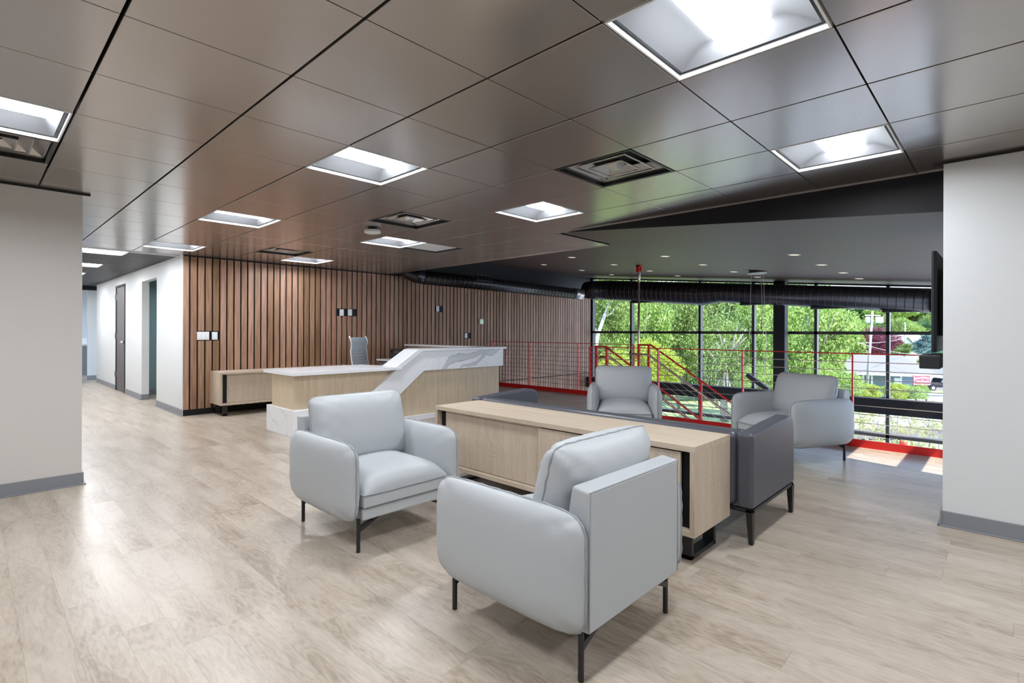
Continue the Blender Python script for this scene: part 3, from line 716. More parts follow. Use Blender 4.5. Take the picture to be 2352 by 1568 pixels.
def armchair():
    """front is -y; origin on the floor under the middle"""
    t = thing('armchair', '', 'armchair')
    # side arms: pillows standing upright
    for s in (-1, 1):
        M = Matrix(((0, 0, s, s*.368), (1, 0, 0, -.002), (0, 1, 0, .402), (0, 0, 0, 1)))
        mb, rim = pillow(.41, .224, .145, M, corner=7., n=28, pe=3.6, wr=.07, seed=3+s)
        arm = mb.build('arm', 'leather', t, True, weld=True); piping(rim, .0048, arm, seed=s+2)
    # base frame and back frame
    m = MB(); m.box(-.305, -.37, .175, .305, .36, .245); m.build('base_frame', 'leather', t, bevel=.012, seg=3)
    m = MB(); m.prism([(.405, .19), (.405, .70), (.325, .71), (.25, .30), (.24, .19)], -.342, .342, 'x'); o = m.build('back_frame', 'leather', t, bevel=.012, seg=3)
    e = []
    for pth in ([(-.34, .402, .20), (-.34, .402, .695), (.34, .402, .695), (.34, .402, .20)],): MB().tube(pth, .003, 6).build('piping', 'piping', o, True)
    # seat cushion: boxed below the seam, domed above
    m = MB(); sx_, y0, y1, zs, zb, zt = .308, -.395, .24, .328, .252, .125
    def top(u, v):
        x = -sx_+2*sx_*u; y = y0+(y1-y0)*v
        eu = 1-abs(2*u-1)**5; ev = 1-abs(2*v-1)**5 if v < .5 else 1
        return (x*(1-.015*abs(2*v-1)**6), y, zs + zt*max(0, eu)**.5*max(0, ev)**.5*(.80+.2*math.sin(PI*u)))
    m.grid(lambda u, v: top((1-math.cos(PI*u))/2, v**1.6), 22, 22)
    seat = m.build('seat_cushion', 'leather', t, True)
    m = MB(); m.prism([(-sx_, y0+.004), (sx_, y0+.004), (sx_, y1), (-sx_, y1)], zb, zs, 'z'); m.build('cushion_band', 'leather', seat, bevel=.01, seg=3)
    MB().tube([(-sx_, y1, zs), (-sx_, y0, zs), (-sx_*.5, y0, zs-.003), (0, y0-.002, zs+.001), (sx_*.5, y0, zs-.002), (sx_, y0, zs), (sx_, y1, zs)], .0045, 7).build('piping', 'piping', seat, True)
    # loose back cushion
    M = T(0, .185, .615) @ Rm(90-14, 'X')
    mb, rim = pillow(.345, .228, .25, M, corner=13., n=28, pe=3.4, wr=.07, seed=5)
    c = mb.build('back_cushion', 'leather', t, True, weld=True); piping(rim, .0045, c, seed=4)
    # legs with angled brackets
    for sx2 in (-1, 1):
        for sy in (-1, 1):
            g = MB().tube([(sx2*.322, sy*.355, 0), (sx2*.322, sy*.355, .19)], .0115, 12)
            g.prism([(sx2*.322, .115), (sx2*.322, .145), (sx2*.20, .180), (sx2*.19, .176)], sy*.355-.012, sy*.355+.012, 'y')
            g.build('leg', 'black_metal', t)
    return t
A1 = armchair(); A1.location = (1.872, 3.05, 0); A1['label'] = 'pale grey leather armchair facing the viewer, left of the low wood cabinet'
G = 'pale grey leather armchairs'
A1['group'] = G
dup(A1, (1.865, 1.475, 0), PI, 'nearest pale grey leather armchair, seen from behind and the side', G)
dup(A1, (5.565, 3.41, 0), math.radians(213+90), 'pale grey leather armchair beyond the dark sofa, in front of the red stair rail', G)
dup(A1, (5.845, 1.615, 0), math.radians(154+90), 'pale grey leather armchair near the right wall, its side lit by the windows', G)

# ------------------------------------------------------------------ low cabinets
def credenza(L=2.235, D=.49):
    """length along +y, door side facing -x, origin at floor under the door-side near corner"""
    t = thing('low_cabinet', '', 'cabinet')
    z0, z1 = .165, .655
    box('top', 'ash_wood_side', 0, 0, z1-.032, D, L, z1, t, .001)
    box('side_panel', 'ash_wood', 0, 0, z0, D, .028, z1-.032, t, .001); box('side_panel', 'ash_wood', 0, L-.028, z0, D, L, z1-.032, t, .001)
    box('bottom', 'ash_wood_side', 0, .028, z0, D, L-.028, z0+.03, t, .001)
    box('inner_back', 'black_paint', .05, .028, z0+.03, D-.02, L-.028, z1-.034, t)
    g = .06
    box('door', 'ash_wood', .012, .028+g, z0+.034, .032, L*.5, z1-.042, t, .0015)
    box('door', 'ash_wood', .034, L*.5, z0+.034, .052, L-.028-g-.01, z1-.034, t, .0015)
    for y in (.055, L-.125):
        m = MB()
        m.box(.09, y, 0.004, .115, y+.07, z0).box(D-.1, y, .004, D-.075, y+.07, z0).box(.09, y, .004, D-.075, y+.07, .026).box(.09, y, z0-.02, D-.075, y+.07, z0)
        m.box(.095, y+.02, 0, .11, y+.05, .006).box(D-.095, y+.02, 0, D-.08, y+.05, .006)
        m.build('leg_frame', 'black_metal', t, bevel=.002, seg=1)
    return t
c1 = credenza(); c1.location = (2.685, 1.208, 0); c1['label'] = 'long pale ash low cabinet standing behind the dark sofa'; c1['group'] = 'pale ash low cabinets'
dup(c1, (2.565, 8.85, 0), -PI/2, 'pale ash low cabinet against the slatted wall, partly behind the desk', 'pale ash low cabinets')
c2 = bpy.data.objects['low_cabinet.001']; c2.rotation_euler = (0, 0, PI/2); c2.location = (2.565+2.235, 8.375, 0)

# ------------------------------------------------------------------ dark sofa
t = thing('sofa', 'charcoal leather sofa seen from behind, backed by the low wood cabinet', 'sofa')
def rbox(name, x0, y0, z0, x1, y1, z1, bev, par=t): return MB().box(x0, y0, z0, x1, y1, z1).build(name, 'sofa_leather', par, bevel=bev, seg=5)
rbox('back', 3.20, 1.185, .215, 3.37, 3.47, .668, .045)
for y0, y1 in ((1.085, 1.183), (3.472, 3.57)):
    m = MB(); m.prism([(3.20, .215), (4.035, .215), (4.035, .60), (4.0, .685), (3.9, .700), (3.6, .69), (3.35, .675), (3.20, .668)], y0, y1, 'y'); m.build('arm', 'sofa_leather', t, bevel=.024, seg=6)
rbox('seat_base', 3.34, 1.18, .215, 4.0, 3.475, .30, .015)
for y0, y1 in ((1.19, 2.325), (2.33, 3.465)): rbox('seat_cushion', 3.37, y0, .30, 4.03, y1, .44, .035)
m = MB(); m.box(3.205, 1.09, .195, 3.245, 3.565, .215).box(3.985, 1.09, .195, 4.03, 3.565, .215).box(3.205, 1.09, .195, 4.03, 1.13, .215).box(3.205, 3.525, .195, 4.03, 3.565, .215)
m.build('base_frame', 'black_metal', t, bevel=.003)
for x, dx in ((3.225, .015), (4.01, .015)):
    for y in (1.105, 3.55):
        m = MB(); a, b_ = .028, .0155
        m.add([(x-a, y-.02, .2), (x+a*.8, y-.02, .2), (x+a*.8, y+.02, .2), (x-a, y+.02, .2), (x+dx-b_, y-.012, 0), (x+dx+b_, y-.012, 0), (x+dx+b_, y+.012, 0), (x+dx-b_, y+.012, 0)],
              [(0, 1, 2, 3), (7, 6, 5, 4), (0, 4, 5, 1), (1, 5, 6, 2), (2, 6, 7, 3), (3, 7, 4, 0)]); m.build('leg', 'black_metal', t, bevel=.003)

# ------------------------------------------------------------------ reception desk
t = thing('reception_desk', 'pale wood and white marble reception desk with raised right-hand part', 'reception desk')
YF = 6.13
m = MB(); m.prism([(2.70, 6.20), (6.18, 6.20), (6.18, 6.5), (4.2, 6.5), (4.2, 6.84), (2.70, 6.84)], .05, .735, 'z'); m.prism([(4.40, .735), (6.18, .735), (6.18, .99), (4.62, .99)], 6.20, 6.5, 'y')
m.build('body', 'desk_wood', t)
m = MB(); m.prism([(2.67, YF), (3.64, YF), (3.64, 6.24), (3.0, 6.24), (3.0, 6.94), (2.67, 6.94)], 0, .32, 'z'); m.build('plinth', 'quartz', t, bevel=.002, seg=1)
box('kick_strip', 'quartz', 3.64, YF, 0, 6.15, 6.2, .06, t)
m = MB(); m.prism([(3.641, .06), (3.73, .06), (4.575, .702), (6.21, .702), (6.21, .985), (4.47, .985), (4.10, .737), (3.58, .321), (3.641, .321)], YF, YF+.07, 'y')
m.build('marble_front', 'quartz_front', t, bevel=.0015, seg=1)
m = MB(); m.prism([(2.64, 6.09), (4.17, 6.09), (4.17, 6.46), (4.05, 6.97), (2.64, 6.97)], .737, .777, 'z'); m.build('low_counter', 'quartz', t, bevel=.0015, seg=1)
m = MB(); m.prism([(4.09, .745), (4.14, .74), (4.52, .986), (6.26, .986), (6.26, 1.018), (4.50, 1.018), (4.45, 1.005), (4.06, .765)], 6.10, 6.46, 'y'); m.build('raised_counter', 'white_quartz_edge', t, bevel=.0015, seg=1)
box('return_counter', 'quartz', 6.0, 6.46, .986, 6.26, 8.70, 1.018, t, .0015); box('return_panel', 'desk_wood', 6.08, 6.5, .05, 6.2, 8.66, .986, t)
m = MB(); m.prism([(4.6, 6.5), (6.08, 6.5), (6.08, 8.66), (5.35, 8.66), (5.35, 7.2), (4.6, 7.2)], .72, .75, 'z'); m.build('work_surface', 'quartz', t, bevel=.001, seg=1)
box('pedestal', 'base_grey', 5.4, 8.2, 0, 6.05, 8.62, .70, t); box('pedestal', 'base_grey', 5.4, 6.7, 0, 6.05, 7.1, .70, t)
t = thing('desk_phone', 'black desk phone on the inner work surface of the reception desk', 'phone', (5.70, 8.42, .752), math.radians(25)); t.scale = (1.35, 1.35, 1.35)
MB().prism([(-.1, 0), (.1, 0), (.1, .03), (-.1, .09)], -.09, .09, 'y').build('body', 'black_plastic', t, bevel=.004)
MB().tube([(-.06, -.1, .09), (-.08, -.09, .125), (-.08, .07, .125), (-.06, .09, .09)], .022, 10).build('handset', 'black_plastic', t, True)
# high-backed office chair
t = thing('office_chair', 'pale grey high-backed ribbed office chair behind the reception desk', 'office chair', (4.62, 7.55, 0), math.radians(298-270))
HB = [(-.0, .44), (.03, .6), (.065, .78), (.085, .93), (.085, 1.01), (.07, 1.10), (.115, 1.19)]
def hb(z):
    for (y0, z0), (y1, z1) in zip(HB, HB[1:]):
        if z <= z1: q = (z-z0)/(z1-z0); return y0+(y1-y0)*q
    return HB[-1][0]
def hw(z): return .235 if z < .95 else (.235-.02*math.sin(min(1, (z-.95)/.06)*PI/2) if z < 1.01 else .215+.03*math.sin((z-1.01)/.13*PI/2) if z < 1.14 else .245-.005)
m = MB()
m.grid(lambda u, v: (hw(.46+.72*v)*(2*u-1), hb(.46+.72*v)+.2 + (-.012 if (int(v*44) % 3 == 0 and .46+.72*v < .97) else 0) - .03*(1-(2*u-1)**2), .46+.72*v + (-.025*(1-(2*u-1)**2) if v > .99 else 0)), 10, 66)
m.build('backrest', 'office_mesh', t, True)
for s in (-1, 1):
    MB().tube([(s*hw(.46+.72*i/24), hb(.46+.72*i/24)+.2, .46+.73*i/24) for i in range(25)], .012, 8).build('back_frame', 'white_plastic', t, True)
m = MB(); m.box(-.235, -.27, .44, .235, .2, .475); m.build('seat', 'office_mesh', t, bevel=.015)
m = MB(); m.cyl(0, -.03, .08, .44, .025, 14); m.build('column', 'chrome', t)
for s in (-1, 1): MB().tube([(s*.25, .2, .5), (s*.27, .16, .66), (s*.27, -.12, .66), (s*.25, -.16, .46)], .012, 8).build('armrest', 'chrome', t, True)
for k in range(5):
    a = k*2*PI/5; x, y = .29*math.cos(a), .29*math.sin(a)-.03
    l = MB().tube([(0, -.03, .1), (x, y, .075)], [.022, .014], 8).build('base_arm', 'chrome', t, True)
    MB().tube([(x-.012, y, .028), (x+.012, y, .028)], .028, 14).build('caster', 'rubber', l)

# ------------------------------------------------------------------ outdoors
def gz(d):
    """height of the terrain at a distance in front of the building"""
    P = [(0, -3.5), (20, -3.6), (32, -4.3), (60, -6.5), (80, -7.5), (110, -6.5), (160, 4), (260, 14)]
    for (a, z0), (b_, z1) in zip(P, P[1:]):
        if d <= b_: return z0+(z1-z0)*(d-a)/(b_-a)
    return 14
def dep(p): return Vector((p[0], p[1], 0)).dot(FW)
def onground(px, d, dz=0): 
    p = bearing(px, d); p.z = gz(d)+dz; return p
m = MB()
def gr(u, v):
    px = 900+1500*u; d = 9*(260/9)**v; p = onground(px, d); 
    if d < 11: pass
    return p
m.grid(gr, 30, 40)
o = m.build('lawn', 'grass_ground', None, True); struct(o)
def patch(name, mt, poly, dz=.03):
    """flat ground patch given as bearing/depth pairs, subdivided to follow the terrain"""
    (a0, d0), (a1, d1), (a2, d2), (a3, d3) = poly; m = MB()
    def fn(u, v):
        px = (a0*(1-u)+a1*u)*(1-v) + (a3*(1-u)+a2*u)*v; d = (d0*(1-u)+d1*u)*(1-v) + (d3*(1-u)+d2*u)*v
        return onground(px, d, dz)
    m.grid(fn, 16, 24); return struct(m.build(name, mt, None, True))
patch('pavement', 'concrete', [(1300, 12), (2400, 10.5), (2400, 22), (1300, 20)], .03)
patch('road', 'concrete', [(1975, 30), (2500, 30), (2500, 75), (2125, 72)], .05)
patch('parking_lot', 'concrete', [(1620, 24), (2080, 27), (2080, 33), (1620, 31)], .04)
patch('planting_bed', 'mulch', [(1920, 25), (2300, 25), (2280, 29), (1920, 29)], .06)

def crown_mesh(name, seed, n, leafsize, mt, shape='round', clumps=38):
    """foliage in a unit-size crown: leaf quads gathered in clumps"""
    r = random.Random(seed); m = MB(); cl = []
    for i in range(clumps):
        while True:
            p = Vector((r.uniform(-1, 1), r.uniform(-1, 1), r.uniform(-1, 1)))
            if .35 < p.length < .95: break
        if shape == 'round': p = p*.78
        if shape == 'cone': k = (1-p.z)/2; p = Vector((p.x*k*.9, p.y*k*.9, p.z*.95))
        if shape == 'flat': p = Vector((p.x*.85, p.y*.85, p.z*.6))
        cl.append((p, r.uniform(.08, .2) if shape == 'twiggy' else r.uniform(.18, .36) if shape != 'cone' else r.uniform(.12, .26)))
    for i in range(n):
        c, rad = r.choice(cl)
        d = Vector((r.gauss(0, 1), r.gauss(0, 1), r.gauss(0, 1))).normalized()
        p = c + d*rad*(r.random()**.35)
        u = Vector((r.gauss(0, 1), r.gauss(0, 1), r.gauss(0, .6))).normalized(); w_ = u.orthogonal().normalized()
        w_ = Matrix.Rotation(r.uniform(0, 6.28), 3, u) @ w_
        s_ = leafsize*r.uniform(.6, 1.3); w2 = u.cross(w_)
        m.add([p-w_*s_, p+w2*s_*.5, p+w_*s_, p-w2*s_*.5], [(0, 1, 2, 3)])
    me = bpy.data.meshes.new(name); me.from_pydata(m.v, [], m.f); me.materials.append(MT[mt]); return me
CR = {}
for nm, mt in (('green', 'leaf_green'), ('bright', 'leaf_bright'), ('yellow', 'leaf_yellow'), ('dark', 'leaf_dark'), ('purple', 'leaf_purple')):
    CR[nm] = [crown_mesh('foliage', 11+k*7+len(nm), 17000, .033, mt) for k in range(2)]
CR['spruce'] = [crown_mesh('foliage', 5, 7000, .05, 'leaf_spruce', 'cone', 60)]
CR['shrub_yellow'] = [crown_mesh('foliage', 15, 9000, .05, 'leaf_yellow', 'round', 60)]
CR['shrub_green'] = [crown_mesh('foliage', 19, 9000, .05, 'leaf_bright', 'round', 60)]
CR['shrub_olive'] = [crown_mesh('foliage', 29, 620, .05, 'leaf_olive', 'twiggy', 30)]
CR['weeping'] = [crown_mesh('foliage', 33, 5000, .03, 'leaf_green', 'round', 30)]
def limbs(h, r0, seed, n=7, spread=.35, mt='bark'):
    r = random.Random(seed); m = MB(); pts = [Vector((0, 0, 0))]
    for i in range(1, 6): pts.append(Vector((r.uniform(-.03, .03)*h, r.uniform(-.03, .03)*h, h*i/5)))
    m.tube(pts, [r0*(1-.14*i) for i in range(6)], 9)
    for i in range(n):
        q = r.uniform(.35, .95); b0 = pts[int(q*5)]; a = r.uniform(0, 6.28); L = h*spread*r.uniform(.6, 1.2)
        d = Vector((math.cos(a), math.sin(a), r.uniform(.5, 1.2)))
        m.tube([b0, b0+d*L*.5, b0+d*L+Vector((0, 0, L*.15))], [r0*.45, r0*.28, r0*.1], 6)
    return m
TREES = []
def tree(kind, px, d, py_top, wpx, label, trunk=.35, group=None, cat='tree', name='tree', py_bot=None, seed=0, bark='bark', th=.16):
    g = onground(px, d); top = height(py_top, d); W = wpx/FPX*d/2
    h = top-g.z
    base = g.z + h*trunk if py_bot is None else height(py_bot, d)
    ch = (top-base)/2
    t = thing(name, label, cat, g, 0, group)
    f = bpy.data.objects.new('foliage', CR[kind][seed % len(CR[kind])]); C.objects.link(f); f.parent = t
    f.location = (0, 0, base-g.z+ch); f.scale = (W/.95, W/.95, ch/.95); f.rotation_euler = (0, 0, seed*1.3)
    if th: limbs(max(.3, (base-g.z)+ch*1.2), th, seed, mt=bark).build('trunk', bark, t, True)
    return t
# row of wooded hillside trees at the back
r = random.Random(3)
desc = ['dark green', 'mid green', 'bright green']
for i, px in enumerate(range(1325, 2230, 42)):
    kd = ['dark', 'green', 'bright'][(i*7) % 3]; top = 600+r.uniform(-15, 30)+max(0, px-1700)*.13
    if px > 1900: top = 672+r.uniform(-8, 12)
    side = 'left' if px < 1650 else 'middle' if px < 1930 else 'right'
    tree(kd, px, (70 if px < 1930 else 150)+r.uniform(0, 16), top, 150, f'{desc[(i*7) % 3]} tree in the wooded background, {side} part of the windows', .05, 'trees of the wooded background', seed=i, th=.3)
for i, px in enumerate(range(1925, 2220, 38)):
    tree(['green', 'bright', 'dark'][i % 3], px, 126, 715+(i % 3)*8, 95, 'tree in front of the wooded hill behind the far houses', .0, 'trees on the far hill', seed=i+1, th=0)
for i, px in enumerate(range(1340, 2200, 75)):
    kd = ['dark', 'green', 'dark'][i % 3]
    if px < 1900: tree(kd, px, 58, 745, 150, f'leafy undergrowth tree low behind the front trees, {"left" if px<1650 else "middle"} part', .0, 'undergrowth trees', seed=i+3, th=.0)
tg = tree('green', 1388, 27, 575, 175, 'light green tree with pale forked trunk at the left end of the windows', .3, seed=1, py_bot=790, th=0)
m = MB()
def P_(px, py, d=25.5): 
    p = bearing(px, d, height(py, d)); return p - tg.location
m.tube([P_(1352, 905), P_(1362, 830), P_(1374, 765), P_(1388, 725), P_(1398, 700), P_(1404, 680), P_(1406, 650)], [.13, .12, .10, .08, .065, .05, .03], 9)
m.tube([P_(1388, 727), P_(1404, 719), P_(1414, 703), P_(1424, 690), P_(1428, 660)], [.05, .045, .04, .03, .02], 7)
m.tube([P_(1372, 770), P_(1362, 745), P_(1352, 735)], [.08, .05, .03], 6); m.build('trunk', 'pale_bark', tg, True)
tree('bright', 1470, 36, 640, 170, 'bright leafy tree behind the steel hanger rod', .3, seed=0, py_bot=880)
tree('yellow', 1500, 27, 770, 130, 'yellow-green bushy tree low in the second window bay', .3, seed=1, py_bot=915, th=.08)
tree('yellow', 1418, 24, 800, 120, 'yellow-green bushy tree seen through the stair rail on the left', .3, seed=0, py_bot=930, th=.08)
tree('green', 1560, 44, 668, 150, 'mid green tree behind the yellow-green one', .3, seed=1, py_bot=880)
tw = tree('weeping', 1664, 33, 690, 150, 'open tree with grey trunk and drooping pale twigs', .3, seed=0, py_bot=905, th=.26)
m = MB(); r = random.Random(9)
for i in range(46):
    a = r.uniform(0, 6.28); z0 = r.uniform(2.2, 4.6); L = r.uniform(.7, 1.7); x, y = math.cos(a), math.sin(a)
    m.tube([(0, 0, z0-.2), (x*L*.5, y*L*.5, z0+.5), (x*L, y*L, z0), (x*L*1.15, y*L*1.15, z0-1.0), (x*L*1.2, y*L*1.2, z0-1.9)], [.04, .028, .018, .012, .006], 5)
m.build('twigs', 'pale_bark', tw, True)
tree('green', 1648, 46, 640, 170, 'tall mid green tree in the third window bay', .3, seed=0, py_bot=860)
tree('bright', 1755, 38, 645, 170, 'tall bright tree left of the black column', .25, seed=1, py_bot=900)
tree('bright', 1745, 24, 830, 110, 'low bright green bush behind the left arm of the right-hand armchair', .1, seed=0, py_bot=930, cat='bush', name='bush', th=.04)
tree('bright', 1865, 30, 650, 200, 'large light green maple between the black column and the grey roof', .2, seed=0, py_bot=905)
tree('bright', 1905, 27, 825, 140, 'light green maple branches low beside the red rail post', .1, seed=1, py_bot=935, th=.1)
tree('purple', 2003, 90, 748, 125, 'dark purple leaved tree behind the grey roofed building', .1, seed=0, py_bot=822)
tree('green', 2068, 92, 778, 60, 'round green tree right of the purple tree', .1, seed=0, py_bot=815)
tree('spruce', 2128, 86, 765, 95, 'blue-green spruce at the right edge of the view', .02, seed=0, py_bot=822)
tree('dark', 2150, 84, 805, 75, 'dark hedge tree above the wooden fence', .02, seed=1, py_bot=842)
for i, (px, kd, lb) in enumerate(((1962, 'shrub_yellow', 'leftmost clipped yellow-green shrub beyond the windows'), (1995, 'shrub_yellow', 'yellow-green shrub left of the right-hand mullion'), (2062, 'shrub_yellow', 'wide yellow shrub right of the mullion'),
                  (2092, 'shrub_green', 'pale green shrub between two yellow ones'), (2112, 'shrub_green', 'green shrub under the red sign'))):
    tree(kd, px, 45 + (2 if i == 4 else 0), 876+(2 if i in (1, 3) else 0), 62 if i < 4 else 46, lb, .0, 'clipped shrubs by the sign', 'shrub', 'shrub', py_bot=917, seed=i, th=0)
for i, (px, d, top) in enumerate(((1975, 24, 905), (2018, 22, 915), (2062, 24, 900), (2095, 22, 925), (2135, 23, 905), (2160, 20, 935), (1990, 19, 950), (2050, 19, 955), (2110, 18.5, 950))):
    tree('shrub_olive', px, d, top, 66, 'thin olive-leaved sapling just outside the right-hand windows', .12, 'olive saplings outside the right-hand windows', 'sapling', 'sapling', seed=i, th=.035)

# grey roofed building
def at(px, d, z=0): return bearing(px, d, z)
Wd = 62.; zb = gz(62)+.0
fL, fR = at(1925, 66), at(2108, Wd)
ex_ = (fR-fL); Lh = ex_.length; ang = math.atan2(ex_.y, ex_.x)
ze = height(857, Wd); zr = height(813, Wd+5)
t = thing('building', 'grey shingled one-storey building with blue-grey walls', 'building', (fL.x, fL.y, zb), ang)
he = ze-zb
dp = 9
box('wall', 'house_blue', 0, 0, 0, Lh, dp, he, t)
hr = zr-zb
m = MB(); m.add([(-.8, -.9, he), (Lh+2.2, -.9, he), (Lh+2.2, dp+.9, he), (-.8, dp+.9, he), (2, dp*.5, hr), (Lh-1.0, dp*.5, hr), (-.8, -.9, he-.18), (Lh+2.2, -.9, he-.18), (Lh+2.2, dp+.9, he-.18), (-.8, dp+.9, he-.18)],
                [(0, 1, 5, 4), (1, 2, 5), (2, 3, 4, 5), (3, 0, 4), (9, 8, 7, 6), (0, 6, 7, 1), (1, 7, 8, 2), (2, 8, 9, 3), (3, 9, 6, 0)]); m.build('roof', 'roof_shingle', t)
box('fascia', 'house_white', -.8, -.93, he-.22, Lh+2.2, -.9, he+.02, t)
for q in (.15, .33, .44, .62, .80, 1.0):
    box('post', 'house_white', Lh*q-.09, -.12, 0, Lh*q+.09, -.0, he, t)
for q0, q1 in ((.36, .42), (.47, .60), (.64, .70)):
    wn_ = box('window', 'glass_dark', Lh*q0, -.06, .5, Lh*q1, -.01, he-.5, t); box('sill', 'house_white', Lh*q0, -.1, .4, Lh*q1, -.0, .5, wn_)
box('door', 'house_white', Lh*.72, -.06, 0, Lh*.79, -.01, he-.5, t)
# red roadside sign
ds = 47.; ps = at(2118, ds); gs = gz(ds)
t = thing('roadside_sign', 'red roadside sign with white lettering for a pizza restaurant', 'sign', (ps.x, ps.y, gs), YAW+math.radians(0))
w2 = 19/FPX*ds; z0, z1 = height(881, ds)-gs, height(858.5, ds)-gs
box('panel', 'sign_red', -w2, 0, z0, w2, .12, z1, t)
m = MB()
for (a, b_, c, d_) in ((-w2, z0, w2, z0+.045), (-w2, z1-.045, w2, z1), (-w2, z0, -w2+.04, z1), (w2-.04, z0, w2, z1)): m.box(a, -.02, b_, c, 0, d_)
m.build('border', 'sign_white', t); box('cap', 'sign_white', -w2-.1, -.02, z1, w2+.05, .14, z1+.08, t)
box('post', 'mulch', w2*.55, .02, 0, w2*.55+.1, .12, z0, t); box('post', 'mulch', -w2*.7, .02, 0, -w2*.7+.1, .12, z0, t)
def text(s_, x, z, size, par, mt, rot=0, y=-.025):
    cu = bpy.data.curves.new('lettering', 'FONT'); cu.body = s_; cu.size = size; cu.align_x = 'CENTER'; cu.extrude = .004; cu.offset = size*.02
    o = bpy.data.objects.new('lettering', cu); C.objects.link(o); bpy.context.view_layer.update(); me_ = bpy.data.meshes.new_from_object(o); bpy.data.objects.remove(o); o = bpy.data.objects.new('lettering', me_); C.objects.link(o); o.parent = par; o.location = (x, y, z); o.rotation_euler = (PI/2, rot, 0); me_.materials.clear(); me_.materials.append(MT[mt]); return o
hh = z1-z0
text("DANNY'S", -w2*.44, z0+hh*.62, hh*.21, t, 'sign_white', -.14); text('PIZZA', w2*.46, z0+hh*.63, hh*.24, t, 'sign_white', .14)
text('&', 0, z0+hh*.46, hh*.2, t, 'sign_white'); text('RESTAURANT', 0, z0+hh*.26, hh*.22, t, 'sign_white')
# dark pickup by the road
dk = 66.; pk = at(2158, dk); gk = height(893, dk)
t = thing('pickup_truck', 'black pickup truck parked beside the red sign', 'truck', (pk.x, pk.y, gk), YAW+math.radians(-8))
m = MB(); m.prism([(-2.0, .45), (2.9, .40), (2.9, .95), (1.6, 1.05), (1.0, 1.55), (-.2, 1.58), (-.45, 1.05), (-2.0, 1.05)], -.85, .85, 'y'); m.build('body', 'truck_black', t, bevel=.05)
m = MB(); m.prism([(1.35, 1.08), (.95, 1.48), (-.1, 1.5), (-.3, 1.08)], -.88, .88, 'y'); m.build('window', 'truck_glass', t)
for x in (-1.25, 1.9):
    MB().tube([(x, -.9, .36), (x, .9, .36)], .36, 20).build('wheel', 'rubber', t); MB().tube([(x, -.93, .36), (x, -.89, .36)], .2, 16).build('hubcap', 'chrome', t)
# fence, far houses, utility poles
t = thing('wooden_fence', 'weathered grey board fence behind the pickup truck', 'fence', at(2112, 78, gz(78)), math.radians(-48))
hf = height(838, 78)-gz(78)
for k in range(70): box('board', 'fence_wood', k*.2, 0, 0, k*.2+.18, .03, hf, t)
def house(px, d, wpx, py_e, py_r, wallm, roofm, label, gable=False):
    p = at(px, d); wd = wpx/FPX*d; zb_ = gz(d)-1; ze_, zr_ = height(py_e, d)-zb_, height(py_r, d)-zb_
    t = thing('house', label, 'house', (p.x, p.y, zb_), YAW)
    if gable:
        MB().prism([(-wd/2, 0), (wd/2, 0), (wd/2, ze_), (0, zr_), (-wd/2, ze_)], 0, 7, 'y').build('wall', wallm, t)
        MB().prism([(-wd/2-.3, ze_-.2), (0, zr_+.05), (wd/2+.3, ze_-.2), (wd/2+.3, ze_+.0), (0, zr_+.3), (-wd/2-.3, ze_+.0)], -.3, 7.3, 'y').build('roof', roofm, t)
    else:
        box('wall', wallm, -wd/2, 0, 0, wd/2, 7, ze_, t)
        m = MB(); m.add([(-wd/2-.4, -.4, ze_), (wd/2+.4, -.4, ze_), (wd/2+.4, 7.4, ze_), (-wd/2-.4, 7.4, ze_), (-wd/2+.5, 3.5, zr_), (wd/2-.5, 3.5, zr_)], [(0, 1, 5, 4), (1, 2, 5), (2, 3, 4, 5), (3, 0, 4), (3, 2, 1, 0)]); m.build('roof', roofm, t)
    box('window', 'glass_dark', -wd*.15, -.03, ze_-2.0, wd*.1, 0, ze_-.9, t)
    return t
house(2054, 120, 22, 777, 768, 'house_white', 'house_white', 'small white house far behind, left of the gabled one')
house(2082, 112, 36, 790, 770, 'house_teal', 'roof_tan', 'teal gabled house far behind the shrubs', True)
house(2112, 116, 56, 781, 764, 'house_white', 'roof_tan', 'long house with tan roof far behind the spruce')
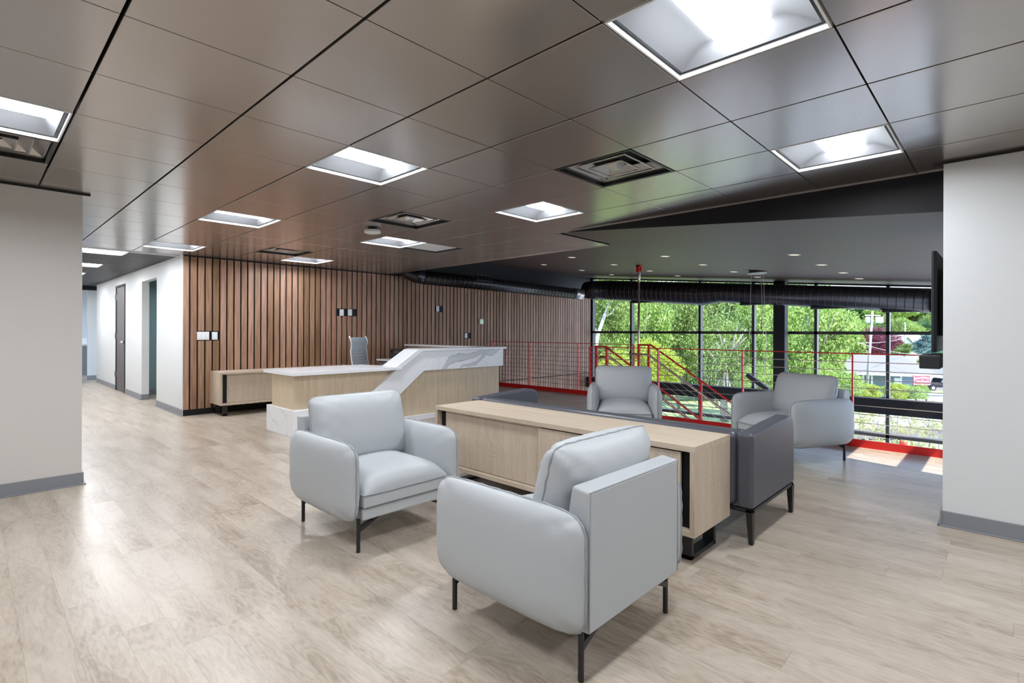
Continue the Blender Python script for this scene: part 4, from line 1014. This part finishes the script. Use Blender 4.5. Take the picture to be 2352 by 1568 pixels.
def pole(px, d, py_top, lean, label, trans=False):
    g = onground(px, d); h = height(py_top, d)-g.z
    t = thing('utility_pole', label, 'utility pole', g, YAW)
    MB().tube([(0, 0, 0), (lean, 0, h)], [.17, .12], 12).build('pole', 'pale_bark', t, True)
    if trans:
        MB().box(lean-.9, -.06, h-.55, lean+.9, .06, h-.42).build('crossarm', 'pale_bark', t)
        for x in (-.7, .45, .85): MB().tube([(lean+x, -.2, h-1.35), (lean+x, -.2, h-.65)], .22, 16).build('transformer', 'house_white', t, True)
    return t
pole(1990, 60, 712, .7, 'leaning grey utility pole with transformers before the purple tree', True); pole(2079, 105, 738, 0, 'thin distant utility pole above the tan roof')
for (a, b_, lb) in (((1940, 58, 783), (2110, 64, 764), 'upper'), ((1945, 58, 776), (2140, 70, 812), 'lower'), ((2060, 64, 814), (2139, 60, 797), 'right-hand')):
    A_, B_ = at(a[0], a[1], height(a[2], a[1])), at(b_[0], b_[1], height(b_[2], b_[1]))
    pts = [A_.lerp(B_, i/12)-Vector((0, 0, .5*math.sin(PI*i/12))) for i in range(13)]
    o = MB().tube([p-A_ for p in pts], .018, 5).build('power_line', 'house_white'); o.location = A_
    tag(o, f'{lb} thin power line crossing in front of the far houses', 'power line', 'power lines')
o = MB().tube([(0, 0, 0), (1.5, .05, 0), (3, 0, .0)], .14, 8).build('log', 'bark', None, True); o.location = onground(2100, 38, .12); o.rotation_euler = (0, 0, YAW); tag(o, 'brown log lying by the road behind the saplings', 'log')
r = random.Random(2)
for k in range(8):
    o = MB().tube([(0, 0, -.05), (0, 0, .05), (0, 0, .2), (0, 0, .26)], [.2, .3, .24, .1], 7).build('stone', 'stone'); o.location = onground(2058+k*9, 37+r.uniform(-.6, .6), .0)
    o.scale = (r.uniform(.6, 1.2), r.uniform(.6, 1), r.uniform(.6, 1)); tag(o, 'pale edging stone at the foot of the clipped shrubs', 'stone', 'edging stones')
o = MB().cyl(0, 0, 0, .55, .05, 10).build('bollard', 'house_white'); o.location = onground(2086, 20.5); tag(o, 'small white post among the saplings outside the window', 'post')
o = MB().tube([(0, 0, 0), (0, 0, .45), (0, 0, .5), (0, 0, .8), (0, 0, .95)], [.11, .11, .16, .13, .03], 12).build('fire_hydrant', 'red_paint'); o.location = onground(2076, 19.5); tag(o, 'red fire hydrant among the saplings outside the window', 'hydrant')
